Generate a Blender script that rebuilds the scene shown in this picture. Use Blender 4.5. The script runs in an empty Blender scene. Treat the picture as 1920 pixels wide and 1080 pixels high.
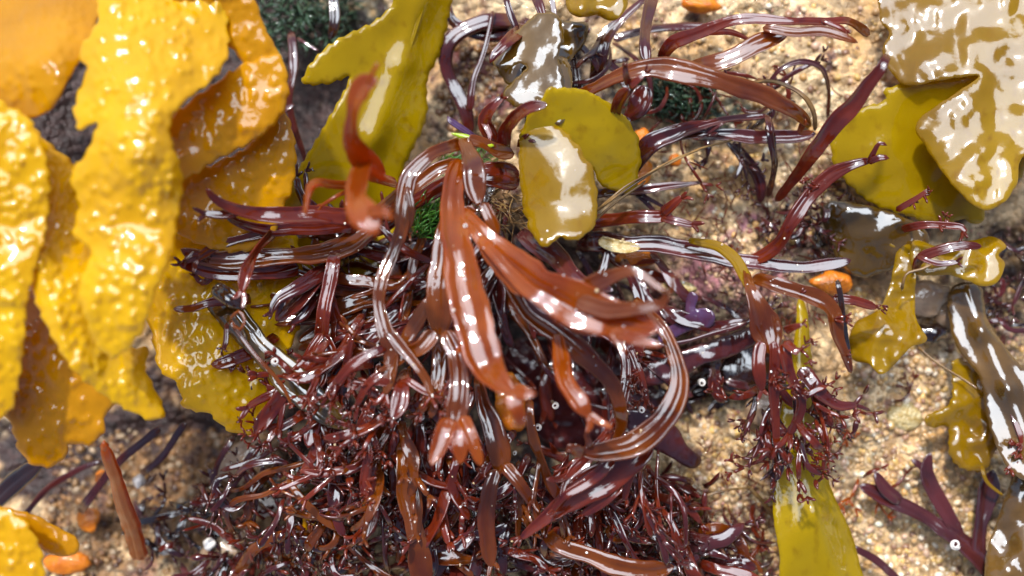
import bpy, math, random
import numpy as np
from mathutils import Vector, geometry, noise
R = math.radians
# ---------------------------------------------------------------- camera, world, sun, exposure
sc = bpy.context.scene
sc.unit_settings.system = 'METRIC'; sc.unit_settings.scale_length = 0.01      # one unit is one centimetre
C = sc.collection
CAMZ = 20.0
cam = bpy.data.cameras.new('camera'); co = bpy.data.objects.new('camera', cam); C.objects.link(co)
co.location = (0, 0, CAMZ); cam.sensor_width = 36; cam.lens = 36 * CAMZ / 19.2
cam.clip_start = 0.1; cam.clip_end = 5000
cam.dof.use_dof = True; cam.dof.focus_distance = CAMZ - 1.7; cam.dof.aperture_fstop = 0.075
sc.camera = co
SUN_EL, SUN_AZ = R(52), R(-22)            # azimuth from +Y towards +X
sd = Vector((math.sin(SUN_AZ) * math.cos(SUN_EL), math.cos(SUN_AZ) * math.cos(SUN_EL), math.sin(SUN_EL)))
w = bpy.data.worlds.new('World'); sc.world = w; w.use_nodes = True
nt = w.node_tree; nt.nodes.clear(); N = nt.nodes.new; L = nt.links.new
out = N('ShaderNodeOutputWorld'); sky = N('ShaderNodeTexSky'); sky.sky_type = 'NISHITA'; sky.sun_disc = False
sky.sun_elevation = SUN_EL; sky.sun_rotation = SUN_AZ
b1 = N('ShaderNodeBackground'); b1.inputs[1].default_value = 0.07; L(sky.outputs[0], b1.inputs[0])
b2 = N('ShaderNodeBackground'); b2.inputs[0].default_value = (0.84, 0.91, 1.0, 1); b2.inputs[1].default_value = 5.2   # bright thin cloud
tc = N('ShaderNodeTexCoord')
dot = N('ShaderNodeVectorMath'); dot.operation = 'DOT_PRODUCT'; cd = Vector((-0.04, 0.42, 0.9)).normalized(); dot.inputs[1].default_value = cd
L(tc.outputs['Generated'], dot.inputs[0])
nz = N('ShaderNodeTexNoise'); nz.inputs['Scale'].default_value = 4.2; nz.inputs['Detail'].default_value = 3; L(tc.outputs['Generated'], nz.inputs['Vector'])
ma = N('ShaderNodeMath'); ma.operation = 'MULTIPLY_ADD'; ma.inputs[1].default_value = 0.22; L(nz.outputs[0], ma.inputs[0]); L(dot.outputs['Value'], ma.inputs[2])
mr = N('ShaderNodeMapRange'); mr.inputs['From Min'].default_value = 1.0; mr.inputs['From Max'].default_value = 1.025; L(ma.outputs[0], mr.inputs['Value'])
mx = N('ShaderNodeMixShader'); L(mr.outputs[0], mx.inputs[0]); L(b1.outputs[0], mx.inputs[1]); L(b2.outputs[0], mx.inputs[2]); L(mx.outputs[0], out.inputs[0])
sl = bpy.data.lights.new('sun', 'SUN'); sl.energy = 3.0; sl.angle = R(3); sl.color = (1, 0.95, 0.87)
so = bpy.data.objects.new('sun', sl); C.objects.link(so); so.rotation_euler = sd.to_track_quat('Z', 'Y').to_euler(); so.location = sd * 60
sc.view_settings.view_transform = 'Standard'; sc.view_settings.look = 'None'; sc.view_settings.exposure = 0.5; sc.view_settings.gamma = 1
sc.view_settings.use_curve_mapping = False
sc.cycles.max_bounces = 6; sc.cycles.diffuse_bounces = 3; sc.cycles.glossy_bounces = 4; sc.cycles.transmission_bounces = 4
sc.cycles.sample_clamp_indirect = 6

rng = random.Random(7)
def P(px, py, z):                          # point at height z on the line of sight of a photo pixel
    k = (CAMZ - z) / CAMZ / 100
    return ((px - 960) * k, (540 - py) * k, z)
def nse(x, y, z=0.0): return noise.noise(Vector((x, y, z)))
def fbm(x, y, z=0.0, o=4):
    a, s, f = 0, 1, 1
    for _ in range(o): a += s * nse(x * f, y * f, z + 3.1 * f); s *= .5; f *= 2.03
    return a

# ---------------------------------------------------------------- materials
def wet(name, c1, c2, scale=1.2, rough=0.3, coat=1.0, cior=1.9, streak=0.15, sxy=(5.5, 0.5), trans=0.25, tcol=None, bump2=0.10, b2s=5, spec=0.12, crough=.03, c3=None):
    m = bpy.data.materials.new(name); m.use_nodes = True; t = m.node_tree; n = t.nodes; l = t.links
    p = n['Principled BSDF']; o = n['Material Output']
    geo = n.new('ShaderNodeNewGeometry'); uv = n.new('ShaderNodeUVMap')
    no = n.new('ShaderNodeTexNoise'); no.inputs['Scale'].default_value = scale; no.inputs['Detail'].default_value = 5; l.new(geo.outputs['Position'], no.inputs['Vector'])
    cr = n.new('ShaderNodeValToRGB'); cr.color_ramp.elements[0].position = 0.32; cr.color_ramp.elements[1].position = 0.68
    cr.color_ramp.elements[0].color = (*c1, 1); cr.color_ramp.elements[1].color = (*c2, 1); l.new(no.outputs[0], cr.inputs[0])
    col = cr.outputs[0]
    if c3:                                  # darker or paler flecks along the frond
        ms = n.new('ShaderNodeMapping'); ms.inputs['Scale'].default_value = (2.2, 1.6, 1); l.new(uv.outputs[0], ms.inputs[0])
        n3 = n.new('ShaderNodeTexNoise'); n3.inputs['Scale'].default_value = 2.2; n3.inputs['Detail'].default_value = 6; l.new(ms.outputs[0], n3.inputs['Vector'])
        r3 = n.new('ShaderNodeMapRange'); r3.inputs['From Min'].default_value = .55; r3.inputs['From Max'].default_value = .72; l.new(n3.outputs[0], r3.inputs[0])
        mm = n.new('ShaderNodeMix'); mm.data_type = 'RGBA'; l.new(r3.outputs[0], mm.inputs[0]); l.new(col, mm.inputs[6]); mm.inputs[7].default_value = (*c3, 1); col = mm.outputs[2]
    l.new(col, p.inputs['Base Color'])
    p.inputs['Roughness'].default_value = rough; p.inputs['Coat Weight'].default_value = coat; p.inputs['Coat IOR'].default_value = cior
    p.inputs['Coat Roughness'].default_value = crough; p.inputs['IOR'].default_value = 1.4; p.inputs['Specular IOR Level'].default_value = spec
    mp = n.new('ShaderNodeMapping'); mp.inputs['Scale'].default_value = (sxy[0], sxy[1], 1); l.new(uv.outputs[0], mp.inputs[0])
    ns = n.new('ShaderNodeTexNoise'); ns.inputs['Scale'].default_value = 1; ns.inputs['Detail'].default_value = 3; ns.inputs['Roughness'].default_value = .45; l.new(mp.outputs[0], ns.inputs['Vector'])
    bp = n.new('ShaderNodeBump'); bp.inputs['Strength'].default_value = streak; bp.inputs['Distance'].default_value = 0.12; l.new(ns.outputs[0], bp.inputs['Height'])
    nrm = bp.outputs[0]
    if bump2:
        n2 = n.new('ShaderNodeTexNoise'); n2.inputs['Scale'].default_value = b2s; n2.inputs['Detail'].default_value = 2; l.new(geo.outputs['Position'], n2.inputs['Vector'])
        bq = n.new('ShaderNodeBump'); bq.inputs['Strength'].default_value = bump2; bq.inputs['Distance'].default_value = 0.05; l.new(n2.outputs[0], bq.inputs['Height']); l.new(nrm, bq.inputs['Normal']); nrm = bq.outputs[0]
    l.new(nrm, p.inputs['Normal']); l.new(nrm, p.inputs['Coat Normal'])
    if trans:
        tr = n.new('ShaderNodeBsdfTranslucent'); tr.inputs[0].default_value = (*(tcol or c2), 1)
        mxx = n.new('ShaderNodeMixShader'); mxx.inputs[0].default_value = trans
        l.new(p.outputs[0], mxx.inputs[1]); l.new(tr.outputs[0], mxx.inputs[2]); l.new(mxx.outputs[0], o.inputs[0])
    return m
M = {
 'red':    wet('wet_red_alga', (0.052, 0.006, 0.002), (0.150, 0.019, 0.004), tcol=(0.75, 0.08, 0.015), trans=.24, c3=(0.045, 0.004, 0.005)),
 'brown':  wet('wet_brown_red_alga', (0.060, 0.011, 0.001), (0.17, 0.042, 0.002), tcol=(0.8, 0.19, 0.008), trans=.26),
 'orange': wet('wet_orange_red_alga', (0.15, 0.029, 0.001), (0.29, 0.072, 0.002), tcol=(0.95, 0.25, 0.008), trans=.38),
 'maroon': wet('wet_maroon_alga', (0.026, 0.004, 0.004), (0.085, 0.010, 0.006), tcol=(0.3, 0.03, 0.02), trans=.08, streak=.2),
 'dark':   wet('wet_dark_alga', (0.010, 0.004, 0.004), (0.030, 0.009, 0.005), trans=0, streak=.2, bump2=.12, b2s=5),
 'purple': wet('wet_purple_alga', (0.036, 0.008, 0.009), (0.085, 0.016, 0.016), tcol=(0.4, 0.05, 0.08), trans=.12),
 'violet': wet('violet_sheen_alga', (0.06, 0.012, 0.020), (0.085, 0.045, 0.12), trans=.1, scale=2.5),
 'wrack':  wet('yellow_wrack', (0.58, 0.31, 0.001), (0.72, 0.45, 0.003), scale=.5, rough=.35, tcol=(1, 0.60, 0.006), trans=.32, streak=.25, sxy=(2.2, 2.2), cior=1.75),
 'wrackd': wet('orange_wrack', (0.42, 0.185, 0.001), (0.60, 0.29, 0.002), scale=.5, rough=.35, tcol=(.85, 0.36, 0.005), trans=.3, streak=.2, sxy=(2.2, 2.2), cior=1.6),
 'olive':  wet('olive_kelp', (0.25, 0.16, 0.001), (0.42, 0.29, 0.002), scale=.35, rough=.3, tcol=(0.8, 0.60, 0.005), trans=.4, streak=.03, sxy=(.8, .8), cior=1.6, c3=(.24, .145, .001)),
 'kelp':   wet('amber_kelp', (0.16, 0.085, 0.001), (0.32, 0.195, 0.002), scale=.4, rough=.3, tcol=(0.8, 0.52, 0.005), trans=.35, streak=.05, sxy=(.7, .7), cior=1.95, crough=.11, coat=.85, c3=(.20, .105, .001)),
 'mirror': wet('dark_kelp_skin', (0.05, 0.026, 0.006), (0.13, 0.065, 0.012), scale=1.2, trans=0, streak=.08, sxy=(1, 1), cior=2.0, crough=.09),
 'film':   wet('brown_kelp_film', (0.05, 0.026, 0.003), (0.12, 0.062, 0.005), scale=.8, tcol=(0.4, 0.24, 0.02), trans=.2, streak=.07, sxy=(1.2, 1.2), cior=2.2),
 'sponge': wet('orange_sponge', (0.50, 0.12, 0.008), (0.72, 0.22, 0.012), scale=6, coat=.5, trans=.1, bump2=.6, b2s=18),
 'green':  wet('green_alga', (0.03, 0.11, 0.02), (0.10, 0.26, 0.04), scale=3, trans=.3, tcol=(.3, .7, .1)),
 'lime':   wet('lime_alga', (0.30, 0.45, 0.01), (0.50, 0.60, 0.02), scale=3, trans=.35, tcol=(.7, .9, .1)),
 'dgreen': wet('dark_green_turf', (0.015, 0.035, 0.022), (0.05, 0.09, 0.05), scale=3, trans=0, coat=.5),
 'shell':  wet('white_tube', (0.62, 0.56, 0.52), (0.80, 0.76, 0.73), scale=6, rough=.4, coat=.5, trans=0, streak=.2),
 'pebble': wet('wet_pebble', (0.20, 0.12, 0.07), (0.38, 0.27, 0.18), scale=2, trans=0, streak=.2, cior=1.7, bump2=.5, b2s=10),
 'crust':  wet('sandy_crust', (0.34, 0.22, 0.06), (0.55, 0.46, 0.26), scale=9, trans=0, coat=.4, bump2=1, b2s=14),
 'fibre':  wet('straw_fibre', (0.10, 0.05, 0.02), (0.24, 0.14, 0.05), scale=3, trans=0, coat=.4),
}

# ---------------------------------------------------------------- mesh helpers
class MB:
    def __init__(s): s.v = []; s.f = []; s.uv = []; s.n = 0
    def add(s, v, f, uv):
        b = s.n; s.v.extend(v); s.f.extend([tuple(i + b for i in q) for q in f]); s.uv.extend(uv); s.n += len(v)
    def build(s, name, mat, parent=None):
        me = bpy.data.meshes.new(name); me.from_pydata([tuple(map(float, q)) for q in s.v], [], s.f)
        uvl = me.uv_layers.new(name='UVMap'); li = np.empty(len(me.loops), dtype=np.int32); me.loops.foreach_get('vertex_index', li)
        arr = np.array(s.uv, dtype=np.float32)[li]; uvl.data.foreach_set('uv', arr.ravel())
        me.polygons.foreach_set('use_smooth', [True] * len(me.polygons)); me.materials.append(mat); me.update()
        o = bpy.data.objects.new(name, me); C.objects.link(o)
        if parent: o.parent = parent; o.matrix_parent_inverse = parent.matrix_world.inverted()
        return o
def tag(o, label=None, cat=None, group=None, kind=None):
    if label and not 4 <= len(label.replace('-', ' ').split()) <= 16: print('LABEL', len(label.split()), label)
    if label: o['label'] = label
    if cat: o['category'] = cat
    if group: o['group'] = group
    if kind: o['kind'] = kind
    return o
def empty(name, loc):
    o = bpy.data.objects.new(name, None); C.objects.link(o); o.location = loc; o.empty_display_size = .3
    o.matrix_world.translation = Vector(loc); return o
def cr(p0, p1, p2, p3, t):
    return 0.5 * ((2 * p1) + (-p0 + p2) * t + (2 * p0 - 5 * p1 + 4 * p2 - p3) * t * t + (-p0 + 3 * p1 - 3 * p2 + p3) * t ** 3)
def spline(pts, step=7.0, closed=False):
    a = np.array(pts, float); n = len(a); o = []
    for i in range(n if closed else n - 1):
        if closed: q = [a[(i - 1) % n], a[i], a[(i + 1) % n], a[(i + 2) % n]]
        else: q = [a[max(i - 1, 0)], a[i], a[i + 1], a[min(i + 2, n - 1)]]
        k = max(1, int(math.hypot(*(q[2] - q[1])[:2]) / step))
        for j in range(k): o.append(cr(*q, j / k))
    if not closed: o.append(a[-1])
    return np.array(o)
def parse(s, z0=1.0):
    o = []; z, r, w_ = z0, 0.0, 20
    for q in s.split(';'):
        v = [float(x) for x in q.split()]
        if len(v) > 2: w_ = v[2]
        if len(v) > 3: z = v[3]
        if len(v) > 4: r = v[4]
        o.append([v[0], v[1], z, w_, r])
    return o
uid = [0]
def ribbon(mb, pts, t=0.14, cup=0.16, wob=1.0, roll=0.35, cap=(1, 1), step=7.0, M_=22, tmin=.03, relief=1.7, sink=.22, thin=.80, capl=2.2, esink=0):
    """pts: x, y (photo pixels), z (cm), width (pixels), roll (rad)"""
    uid[0] += 1; sd_ = uid[0] * 7.31
    q = spline(pts, step); n = len(q)
    if n < 3: q = spline(pts, step / 3); n = len(q)
    pos = []
    for i, (x, y, z, w_, r) in enumerate(q):
        f = min(1, i / 4) * wob; z -= sink * math.exp(-(i * step / max(w_ * .6, 6)) ** 2) + esink * math.exp(-((n - 1 - i) * step / max(w_ * .9, 8)) ** 2)
        pos.append(Vector(P(x + f * 4 * nse(i * .11, sd_), y + f * 4 * nse(i * .11, sd_ + 5), z + f * .06 * nse(i * .1, sd_ + 9))))
    s = [0]
    for i in range(1, n): s.append(s[-1] + (pos[i] - pos[i - 1]).length)
    Lt = s[-1]; vs, fs, uv = [], [], []
    for i in range(n):
        T = (pos[min(i + 1, n - 1)] - pos[max(i - 1, 0)]).normalized()
        S = T.cross(Vector((0, 0, 1)))
        if S.length < .05: S = Vector((1, 0, 0))
        S.normalize(); Nn = S.cross(T)
        W = max(q[i][3], 1) * thin / 100 * (CAMZ - q[i][2]) / CAMZ / 2
        W *= 1 + .34 * wob * nse(s[i] * 1.1, sd_ + 20) + .12 * wob * nse(s[i] * 4, sd_ + 25)
        rr = q[i][4] + .22 * T.x + roll * 1.7 * nse(s[i] * .55, sd_ + 31)
        S2 = S * math.cos(rr) + Nn * math.sin(rr); N2 = Nn * math.cos(rr) - S * math.sin(rr)
        e = 1.0
        if cap[1] and Lt - s[i] < capl * W: e = max(0.0, 1 - (1 - (Lt - s[i]) / (capl * W)) ** 2) ** .6
        if cap[0] and s[i] < W: e = min(e, math.sqrt(max(0.0, 1 - (1 - s[i] / W) ** 2)))
        e = max(e, .06); th = max(t * W, tmin) * (.35 + .65 * e)
        cp = cup * (1 + 1.5 * nse(s[i] * .6, sd_ + 50))
        for j in range(M_):
            a = 2 * math.pi * j / M_; u, v = math.cos(a), math.sin(a)
            h = relief * W * (.24 * nse(u * 3.0 + sd_, s[i] * .28, sd_) * (1 - u ** 4) + .05 * math.exp(-((abs(u) - .84) / .1) ** 2)) * e
            p = pos[i] + S2 * (u * W * e) + N2 * (v * th + h + cp * W * (u * u - .4) * 2 * e)
            vs.append(p); uv.append((u * W * 1.0 + sd_, s[i]))
    for i in range(n - 1):
        for j in range(M_):
            a, b = i * M_ + j, i * M_ + (j + 1) % M_; fs.append((a, a + M_, b + M_, b))
    fs.append(tuple(range(M_))); fs.append(tuple((n - 1) * M_ + j for j in reversed(range(M_))))
    mb.add(vs, fs, uv)
def antler(mb, x, y, z, ang, size, w_, rg, depth=2, M_=8):
    n = rg.choice((2, 2, 3)) if depth > 0 else 1
    if depth == 0: return
    for k in range(n):
        a = ang + (k - (n - 1) / 2) * rg.uniform(.6, 1.0) + rg.uniform(-.2, .2)
        Ln = max(12, size * rg.uniform(.6, 1.35)); w_ = min(w_, Ln * .36); cv = rg.uniform(-1.6, 1.6) if depth == 1 else rg.uniform(-.7, .7)
        pts = []; cx, cy, cz, ca = x, y, z, a; K = 5; dz = rg.uniform(-.25, .35) * size / 40
        for i in range(K + 1):
            pts.append([cx, cy, cz, w_ * (1 - .15 * i / K), rg.uniform(-.3, .3)])
            cx += math.cos(ca) * Ln / K; cy += math.sin(ca) * Ln / K; cz += dz / K; ca += cv / K
        ribbon(mb, pts, t=.42, cup=.1, wob=.3, roll=.8, step=4, M_=M_, sink=.05, cap=(0, 1), thin=1, capl=1.3)
        antler(mb, cx, cy, cz, ca, size * .75, w_ * .82, rg, depth - 1, M_)
def frond(name, label, mat, segs, group=None, cat='seaweed', **kw):
    """segs: (part name, points, options); option tip=(size, depth) grows curled forks at the end"""
    first = parse(segs[0][1]); root = empty(name, P(first[0][0], first[0][1], first[0][2])); tag(root, label, cat, group)
    for sg in segs:
        nm, st = sg[0], sg[1]; o = dict(kw); o.update(sg[2] if len(sg) > 2 else {})
        tip = o.pop('tip', None); mt = M[o.pop('mat', mat)]; pm = o.pop('tmat', None); side = o.pop('side', 0)
        pts = parse(st); a, b = pts[-2], pts[-1]
        joins = [s2 for s2 in segs if s2 is not sg and math.hypot(parse(s2[1])[0][0] - b[0], parse(s2[1])[0][1] - b[1]) < 1.0 * b[3]]
        if joins: o.setdefault('esink', .16)
        if nm != 'stem': o.setdefault('sink', .05 if segs[0][1] else .12)
        ang = math.atan2(b[1] - a[1], b[0] - a[0])
        rg = random.Random(int(a[0] * 31 + a[1] * 7)); mb = MB(); ribbon(mb, pts, **o)
        if nm == 'branch' and not tip and 8 <= b[3] <= 30:      # the blade itself ends in two short fingers
            for sg_ in (-1, 1):
                an = ang + sg_ * rg.uniform(.3, .7); Lf = max(12, b[3] * rg.uniform(1.0, 1.9)); wf = max(6, b[3] * .62); bx, by = b[0] - 8 * math.cos(ang), b[1] - 8 * math.sin(ang); cv = rg.uniform(-.6, .6)
                ribbon(mb, [[bx, by, b[2], wf, 0], [bx + math.cos(an) * Lf * .5, by + math.sin(an) * Lf * .5, b[2] + .03, wf, .2], [bx + math.cos(an) * Lf * .5 + math.cos(an + cv) * Lf * .5, by + math.sin(an) * Lf * .5 + math.sin(an + cv) * Lf * .5, b[2] + .1, wf * .7, .4]], wob=.4, sink=.02, step=4, t=.3)
        part = mb.build(nm, mt, root)
        if tip:
            mb = MB(); antler(mb, b[0] - 4 * math.cos(ang), b[1] - 4 * math.sin(ang), b[2], ang, tip[0], max(b[3] * .8, 11), rg, tip[1])
            mb.build('curled_tip', M[pm] if pm else mt, part)
        if side:
            q = spline(pts, 10)
            for _ in range(side):
                mb = MB()
                i = rg.randrange(len(q) // 4, len(q) - 1); d = q[i] - q[i - 1]; an = math.atan2(d[1], d[0]) + rg.choice((-1, 1)) * rg.uniform(.7, 1.5)
                antler(mb, q[i][0], q[i][1], q[i][2], an, rg.uniform(10, 20), 9, rg, 1 if rg.random() < .5 else 2)
                mb.build('side_branchlet', M[pm] if pm else mt, part)
    return root
def outline(pts, serr=0, per=14, step=5.0, rag=0, seed=0):
    q = spline(pts, step, True)[:, :2]; n = len(q); o = []
    s = 0
    for i in range(n):
        d = q[(i + 1) % n] - q[i - 1]; ln = math.hypot(*d) or 1; nx, ny = d[1] / ln, -d[0] / ln
        s += math.hypot(*(q[i] - q[i - 1])); ph = (s / per + .35 * nse(s * .02, seed + 3)) % 1
        k = serr * (ph if ph < .82 else (1 - ph) / .18 * .82) * (.6 + .8 * abs(nse(s * .013, seed))) + rag * fbm(s * .03, seed, 0, 3)
        o.append((q[i][0] + nx * k, q[i][1] + ny * k))
    return o
def zfield(zs):                             # smooth height surface through the given points (thin plate)
    A = np.array(zs, float); c = A[:, :2].mean(0); X = (A[:, :2] - c) / 100; n = len(A)
    def k(d): return np.where(d > 1e-9, d * d * np.log(np.maximum(d, 1e-9)), 0)
    D = np.hypot(X[:, None, 0] - X[None, :, 0], X[:, None, 1] - X[None, :, 1]); Pm = np.c_[np.ones(n), X]
    Z3 = np.zeros((3, 3)); S = np.block([[k(D) + .02 * np.eye(n), Pm], [Pm.T, Z3]])
    lo, hi = A[:, 2].min() - .3, A[:, 2].max() + .3
    if n < 4: co_ = np.linalg.lstsq(np.r_[Pm, [[0, .4, 0], [0, 0, .4]]], np.r_[A[:, 2], 0, 0], rcond=None)[0]; return lambda x, y: min(hi, max(lo, float(co_ @ (1, (x - c[0]) / 100, (y - c[1]) / 100))))
    s = np.linalg.lstsq(S, np.r_[A[:, 2], 0, 0, 0], rcond=None)[0]; lo, hi = A[:, 2].min() - .3, A[:, 2].max() + .3
    def f(x, y):
        u, v = (x - c[0]) / 100, (y - c[1]) / 100; return min(hi, max(lo, float(s[:n] @ k(np.hypot(X[:, 0] - u, X[:, 1] - v)) + s[n] + s[n + 1] * u + s[n + 2] * v)))
    return f
def sheet(pts, zs, serr=0, per=14, th=.05, bump=0, bs=5, fold=0.12, fs=.5, step=5.0, cell=8, rag=0, edge=.05, seed=0, smooth_edge=True, ridge=None, zfun=None):
    """a thin blade: traced outline, real thickness, heights blended from zs = [(x, y, z)...]"""
    ol = outline(pts, serr, per, step, rag, seed)
    # orientation sign so that serration points outward
    A = sum(ol[i - 1][0] * ol[i][1] - ol[i][0] * ol[i - 1][1] for i in range(len(ol)))
    xs = [p[0] for p in ol]; ys = [p[1] for p in ol]
    oa = np.array(ol); ob = np.roll(oa, -1, 0)
    gx = np.arange(min(xs), max(xs), cell); gy = np.arange(min(ys), max(ys), cell * .87)
    rg = np.random.RandomState(seed + 1); X, Y = np.meshgrid(gx, gy); X = X + (np.arange(len(gy)) % 2)[:, None] * cell / 2
    X = X + rg.uniform(-.12, .12, X.shape) * cell; Y = Y + rg.uniform(-.12, .12, Y.shape) * cell
    Q = np.stack([X.ravel(), Y.ravel()], 1)
    ins = np.zeros(len(Q), bool); dm = np.full(len(Q), 1e9)
    for a, b in zip(oa, ob):
        cnd = ((a[1] > Q[:, 1]) != (b[1] > Q[:, 1]))
        den = b[1] - a[1] if abs(b[1] - a[1]) > 1e-9 else 1e-9
        ins ^= cnd & (Q[:, 0] < (b[0] - a[0]) * (Q[:, 1] - a[1]) / den + a[0])
        ab = b - a; t_ = np.clip(((Q - a) @ ab) / max(ab @ ab, 1e-9), 0, 1); dm = np.minimum(dm, np.hypot(*(Q - (a + t_[:, None] * ab)).T))
    keep = ins & (dm > cell * .55); Q = Q[keep]; dm = dm[keep]
    allp = [Vector(p) for p in ol] + [Vector(p) for p in Q]; n0 = len(ol)
    res = geometry.delaunay_2d_cdt(allp, [], [list(range(n0))], 1, 1e-4)
    vv, fc, ov = res[0], res[2], res[3]
    dd = []
    for i, vo in enumerate(ov):
        k = vo[0] if vo else 0; dd.append(0.0 if k < n0 else float(dm[k - n0]))
    zf = zfield(zs); top, bot, uvs = [], [], []
    for (x, y), d in zip([(p.x, p.y) for p in vv], dd):
        z = zf(x, y)
        wx, wy = x / 100, y / 100; z += fold * fbm(wx * fs, wy * fs, seed * 1.7, 3)
        ed = min(1, d / 22)
        if bump:
            vd = noise.voronoi(Vector((wx * bs + .25 * nse(wx * 3, wy * 3, seed), wy * bs * .8, seed)))[0][0]
            z += bump * ed * (1.1 * max(0, 1 - (vd / .55) ** 2) * (.55 + .7 * abs(nse(wx * 1.3, wy * 1.3, seed + 2))) + .6 * nse(wx * bs * .35, wy * bs * .35, seed + 4))
        if ridge:
            for (ax, ay, bx, by, wd, hh) in ridge:
                vx, vy = bx - ax, by - ay; tt = max(0, min(1, ((x - ax) * vx + (y - ay) * vy) / (vx * vx + vy * vy)))
                z += hh * math.exp(-((x - ax - tt * vx) ** 2 + (y - ay - tt * vy) ** 2) / (wd * wd))
        e = math.sqrt(min(1, d / 100 / max(edge, 1e-3) + 0.0)) if edge else 1
        hh = th * (.15 + .85 * min(1, e))
        top.append(P(x, y, z + hh / 2)); bot.append(P(x, y, z - hh / 2)); uvs.append((wx + seed, wy))
    n = len(top); fs_ = []
    for f in fc:
        a, b, c = [Vector(top[k][:2]) for k in f[:3]]
        up = (b - a).cross(c - a) > 0
        g = tuple(f) if up else tuple(reversed(f)); fs_.append(g); fs_.append(tuple(k + n for k in reversed(g)))
    cnt = {}
    for f in fs_[::2]:
        for i in range(len(f)):
            a, b = f[i], f[(i + 1) % len(f)]
            cnt[(a, b)] = 1
    for (a, b) in list(cnt):
        if (b, a) not in cnt: fs_.append((b, a, a + n, b + n))
    mb = MB(); mb.add(top + bot, fs_, uvs + uvs); return mb
# ---------------------------------------------------------------- the setting: rock and sand
def gheight(x, y):                          # x, y in cm
    px, py = 960 + x * 100, 540 - y * 100
    def blob(cx, cy, rx, ry): return math.exp(-(((px - cx) / rx) ** 2 + ((py - cy) / ry) ** 2))
    z = -.25 + .30 * fbm(x * .35, y * .35, 1, 3) + .16 * fbm(x * 1.6, y * 1.6, 2, 3) + .06 * fbm(x * 3.6, y * 3.6, 7, 2) + .035 * fbm(x * 7, y * 7, 5, 2)
    z -= 1.6 * blob(1010, 640, 230, 190) + 1.5 * blob(700, 560, 330, 170) + 2.6 * blob(420, 60, 300, 330) + 1.0 * blob(700, 980, 380, 130) + .9 * blob(1350, 700, 110, 70)
    z -= 1.6 * blob(150, 800, 480, 330) + .8 * blob(1900, 620, 120, 260) + .5 * blob(1120, 130, 140, 130)
    return z
def gcolor(x, y, z):
    px, py = 960 + x * 100, 540 - y * 100
    def blob(cx, cy, rx, ry): return math.exp(-(((px - cx) / rx) ** 2 + ((py - cy) / ry) ** 2))
    n1, n2, n3 = fbm(x * .8, y * .8, 9, 4), fbm(x * 2.4, y * 2.4, 19, 4), fbm(x * 5, y * 5, 29, 3)
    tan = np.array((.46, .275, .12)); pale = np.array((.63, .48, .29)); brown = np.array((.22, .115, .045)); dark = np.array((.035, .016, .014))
    pink = np.array((.32, .13, .15)); green = np.array((.05, .085, .06)); ochre = np.array((.34, .19, .05))
    c = tan * (1 - max(0, min(1, .5 + n1))) + pale * max(0, min(1, .5 + n1))
    k = max(0, min(1, (n2 - .12) * 3)); c = c * (1 - .7 * k) + ochre * .7 * k
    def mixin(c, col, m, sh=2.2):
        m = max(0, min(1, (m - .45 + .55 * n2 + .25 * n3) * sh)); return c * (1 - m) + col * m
    c = mixin(c, brown, blob(250, 900, 360, 250) * 1.25 + .15)
    c = mixin(c, brown, .30 + .5 * n1, 1.6); c = mixin(c, np.array((.36, .17, .13)), .22 + .6 * fbm(x * .9 + 7, y * .9, 44, 3), 1.5)
    c = mixin(c, pink, blob(1330, 520, 200, 90) * .85 + blob(1450, 400, 130, 60) * .5)
    c = mixin(c, green, blob(1260, 170, 130, 60) * .95 + blob(620, 30, 160, 110) * 1.1 + blob(860, 250, 110, 80) * .7 + blob(1330, 220, 100, 40) * .6)
    c = mixin(c, dark, blob(1010, 600, 260, 230) * 1.2 + blob(620, 560, 330, 170) * 1.1 + blob(760, 900, 420, 130) * .9 + blob(1390, 690, 140, 70) * 1.2)  # dark algae film that also paints the hollows' shade into the colour
    c = mixin(c, dark, blob(430, 120, 300, 300) * 1.6 + blob(100, 150, 200, 200) * 1.5 + blob(200, 800, 330, 110) * 1.0 + blob(1900, 600, 110, 260) * 1.0 + blob(1080, 120, 150, 130) * .9 + blob(20, 900, 110, 110) * 1.1 + blob(1560, 400, 130, 50) * .7)  # dark film again, standing in for the shade deep in the gaps
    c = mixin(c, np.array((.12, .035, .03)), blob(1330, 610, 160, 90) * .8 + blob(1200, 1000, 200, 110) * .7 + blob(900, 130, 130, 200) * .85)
    return c
def axis(lo, hi, d):
    core = list(np.arange(lo, hi + d / 2, d)); a, st = [], d
    v = hi
    while v < 900: st *= 1.35; v += st; a.append(v)
    b, st, v = [], d, lo
    while v > -900: st *= 1.35; v -= st; b.append(v)
    return np.array(list(reversed(b)) + core + a)
ax, ay = axis(-12, 12, .045), axis(-7.2, 7.2, .045)
vs, cols = [], []
for y in ay:
    for x in ax:
        z = gheight(x, y) if abs(x) < 40 and abs(y) < 40 else -.25
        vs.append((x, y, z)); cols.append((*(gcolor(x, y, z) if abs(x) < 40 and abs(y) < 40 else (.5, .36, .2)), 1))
nx, ny = len(ax), len(ay)
fs = [(j * nx + i, j * nx + i + 1, (j + 1) * nx + i + 1, (j + 1) * nx + i) for j in range(ny - 1) for i in range(nx - 1)]
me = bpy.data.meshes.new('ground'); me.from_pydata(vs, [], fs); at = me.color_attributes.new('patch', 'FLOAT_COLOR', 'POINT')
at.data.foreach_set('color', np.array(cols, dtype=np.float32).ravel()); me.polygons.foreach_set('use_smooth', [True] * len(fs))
ground = bpy.data.objects.new('ground', me); C.objects.link(ground); tag(ground, kind='structure')
m = bpy.data.materials.new('wet_sandstone'); m.use_nodes = True; t = m.node_tree; n, l = t.nodes, t.links; p = n['Principled BSDF']
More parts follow.
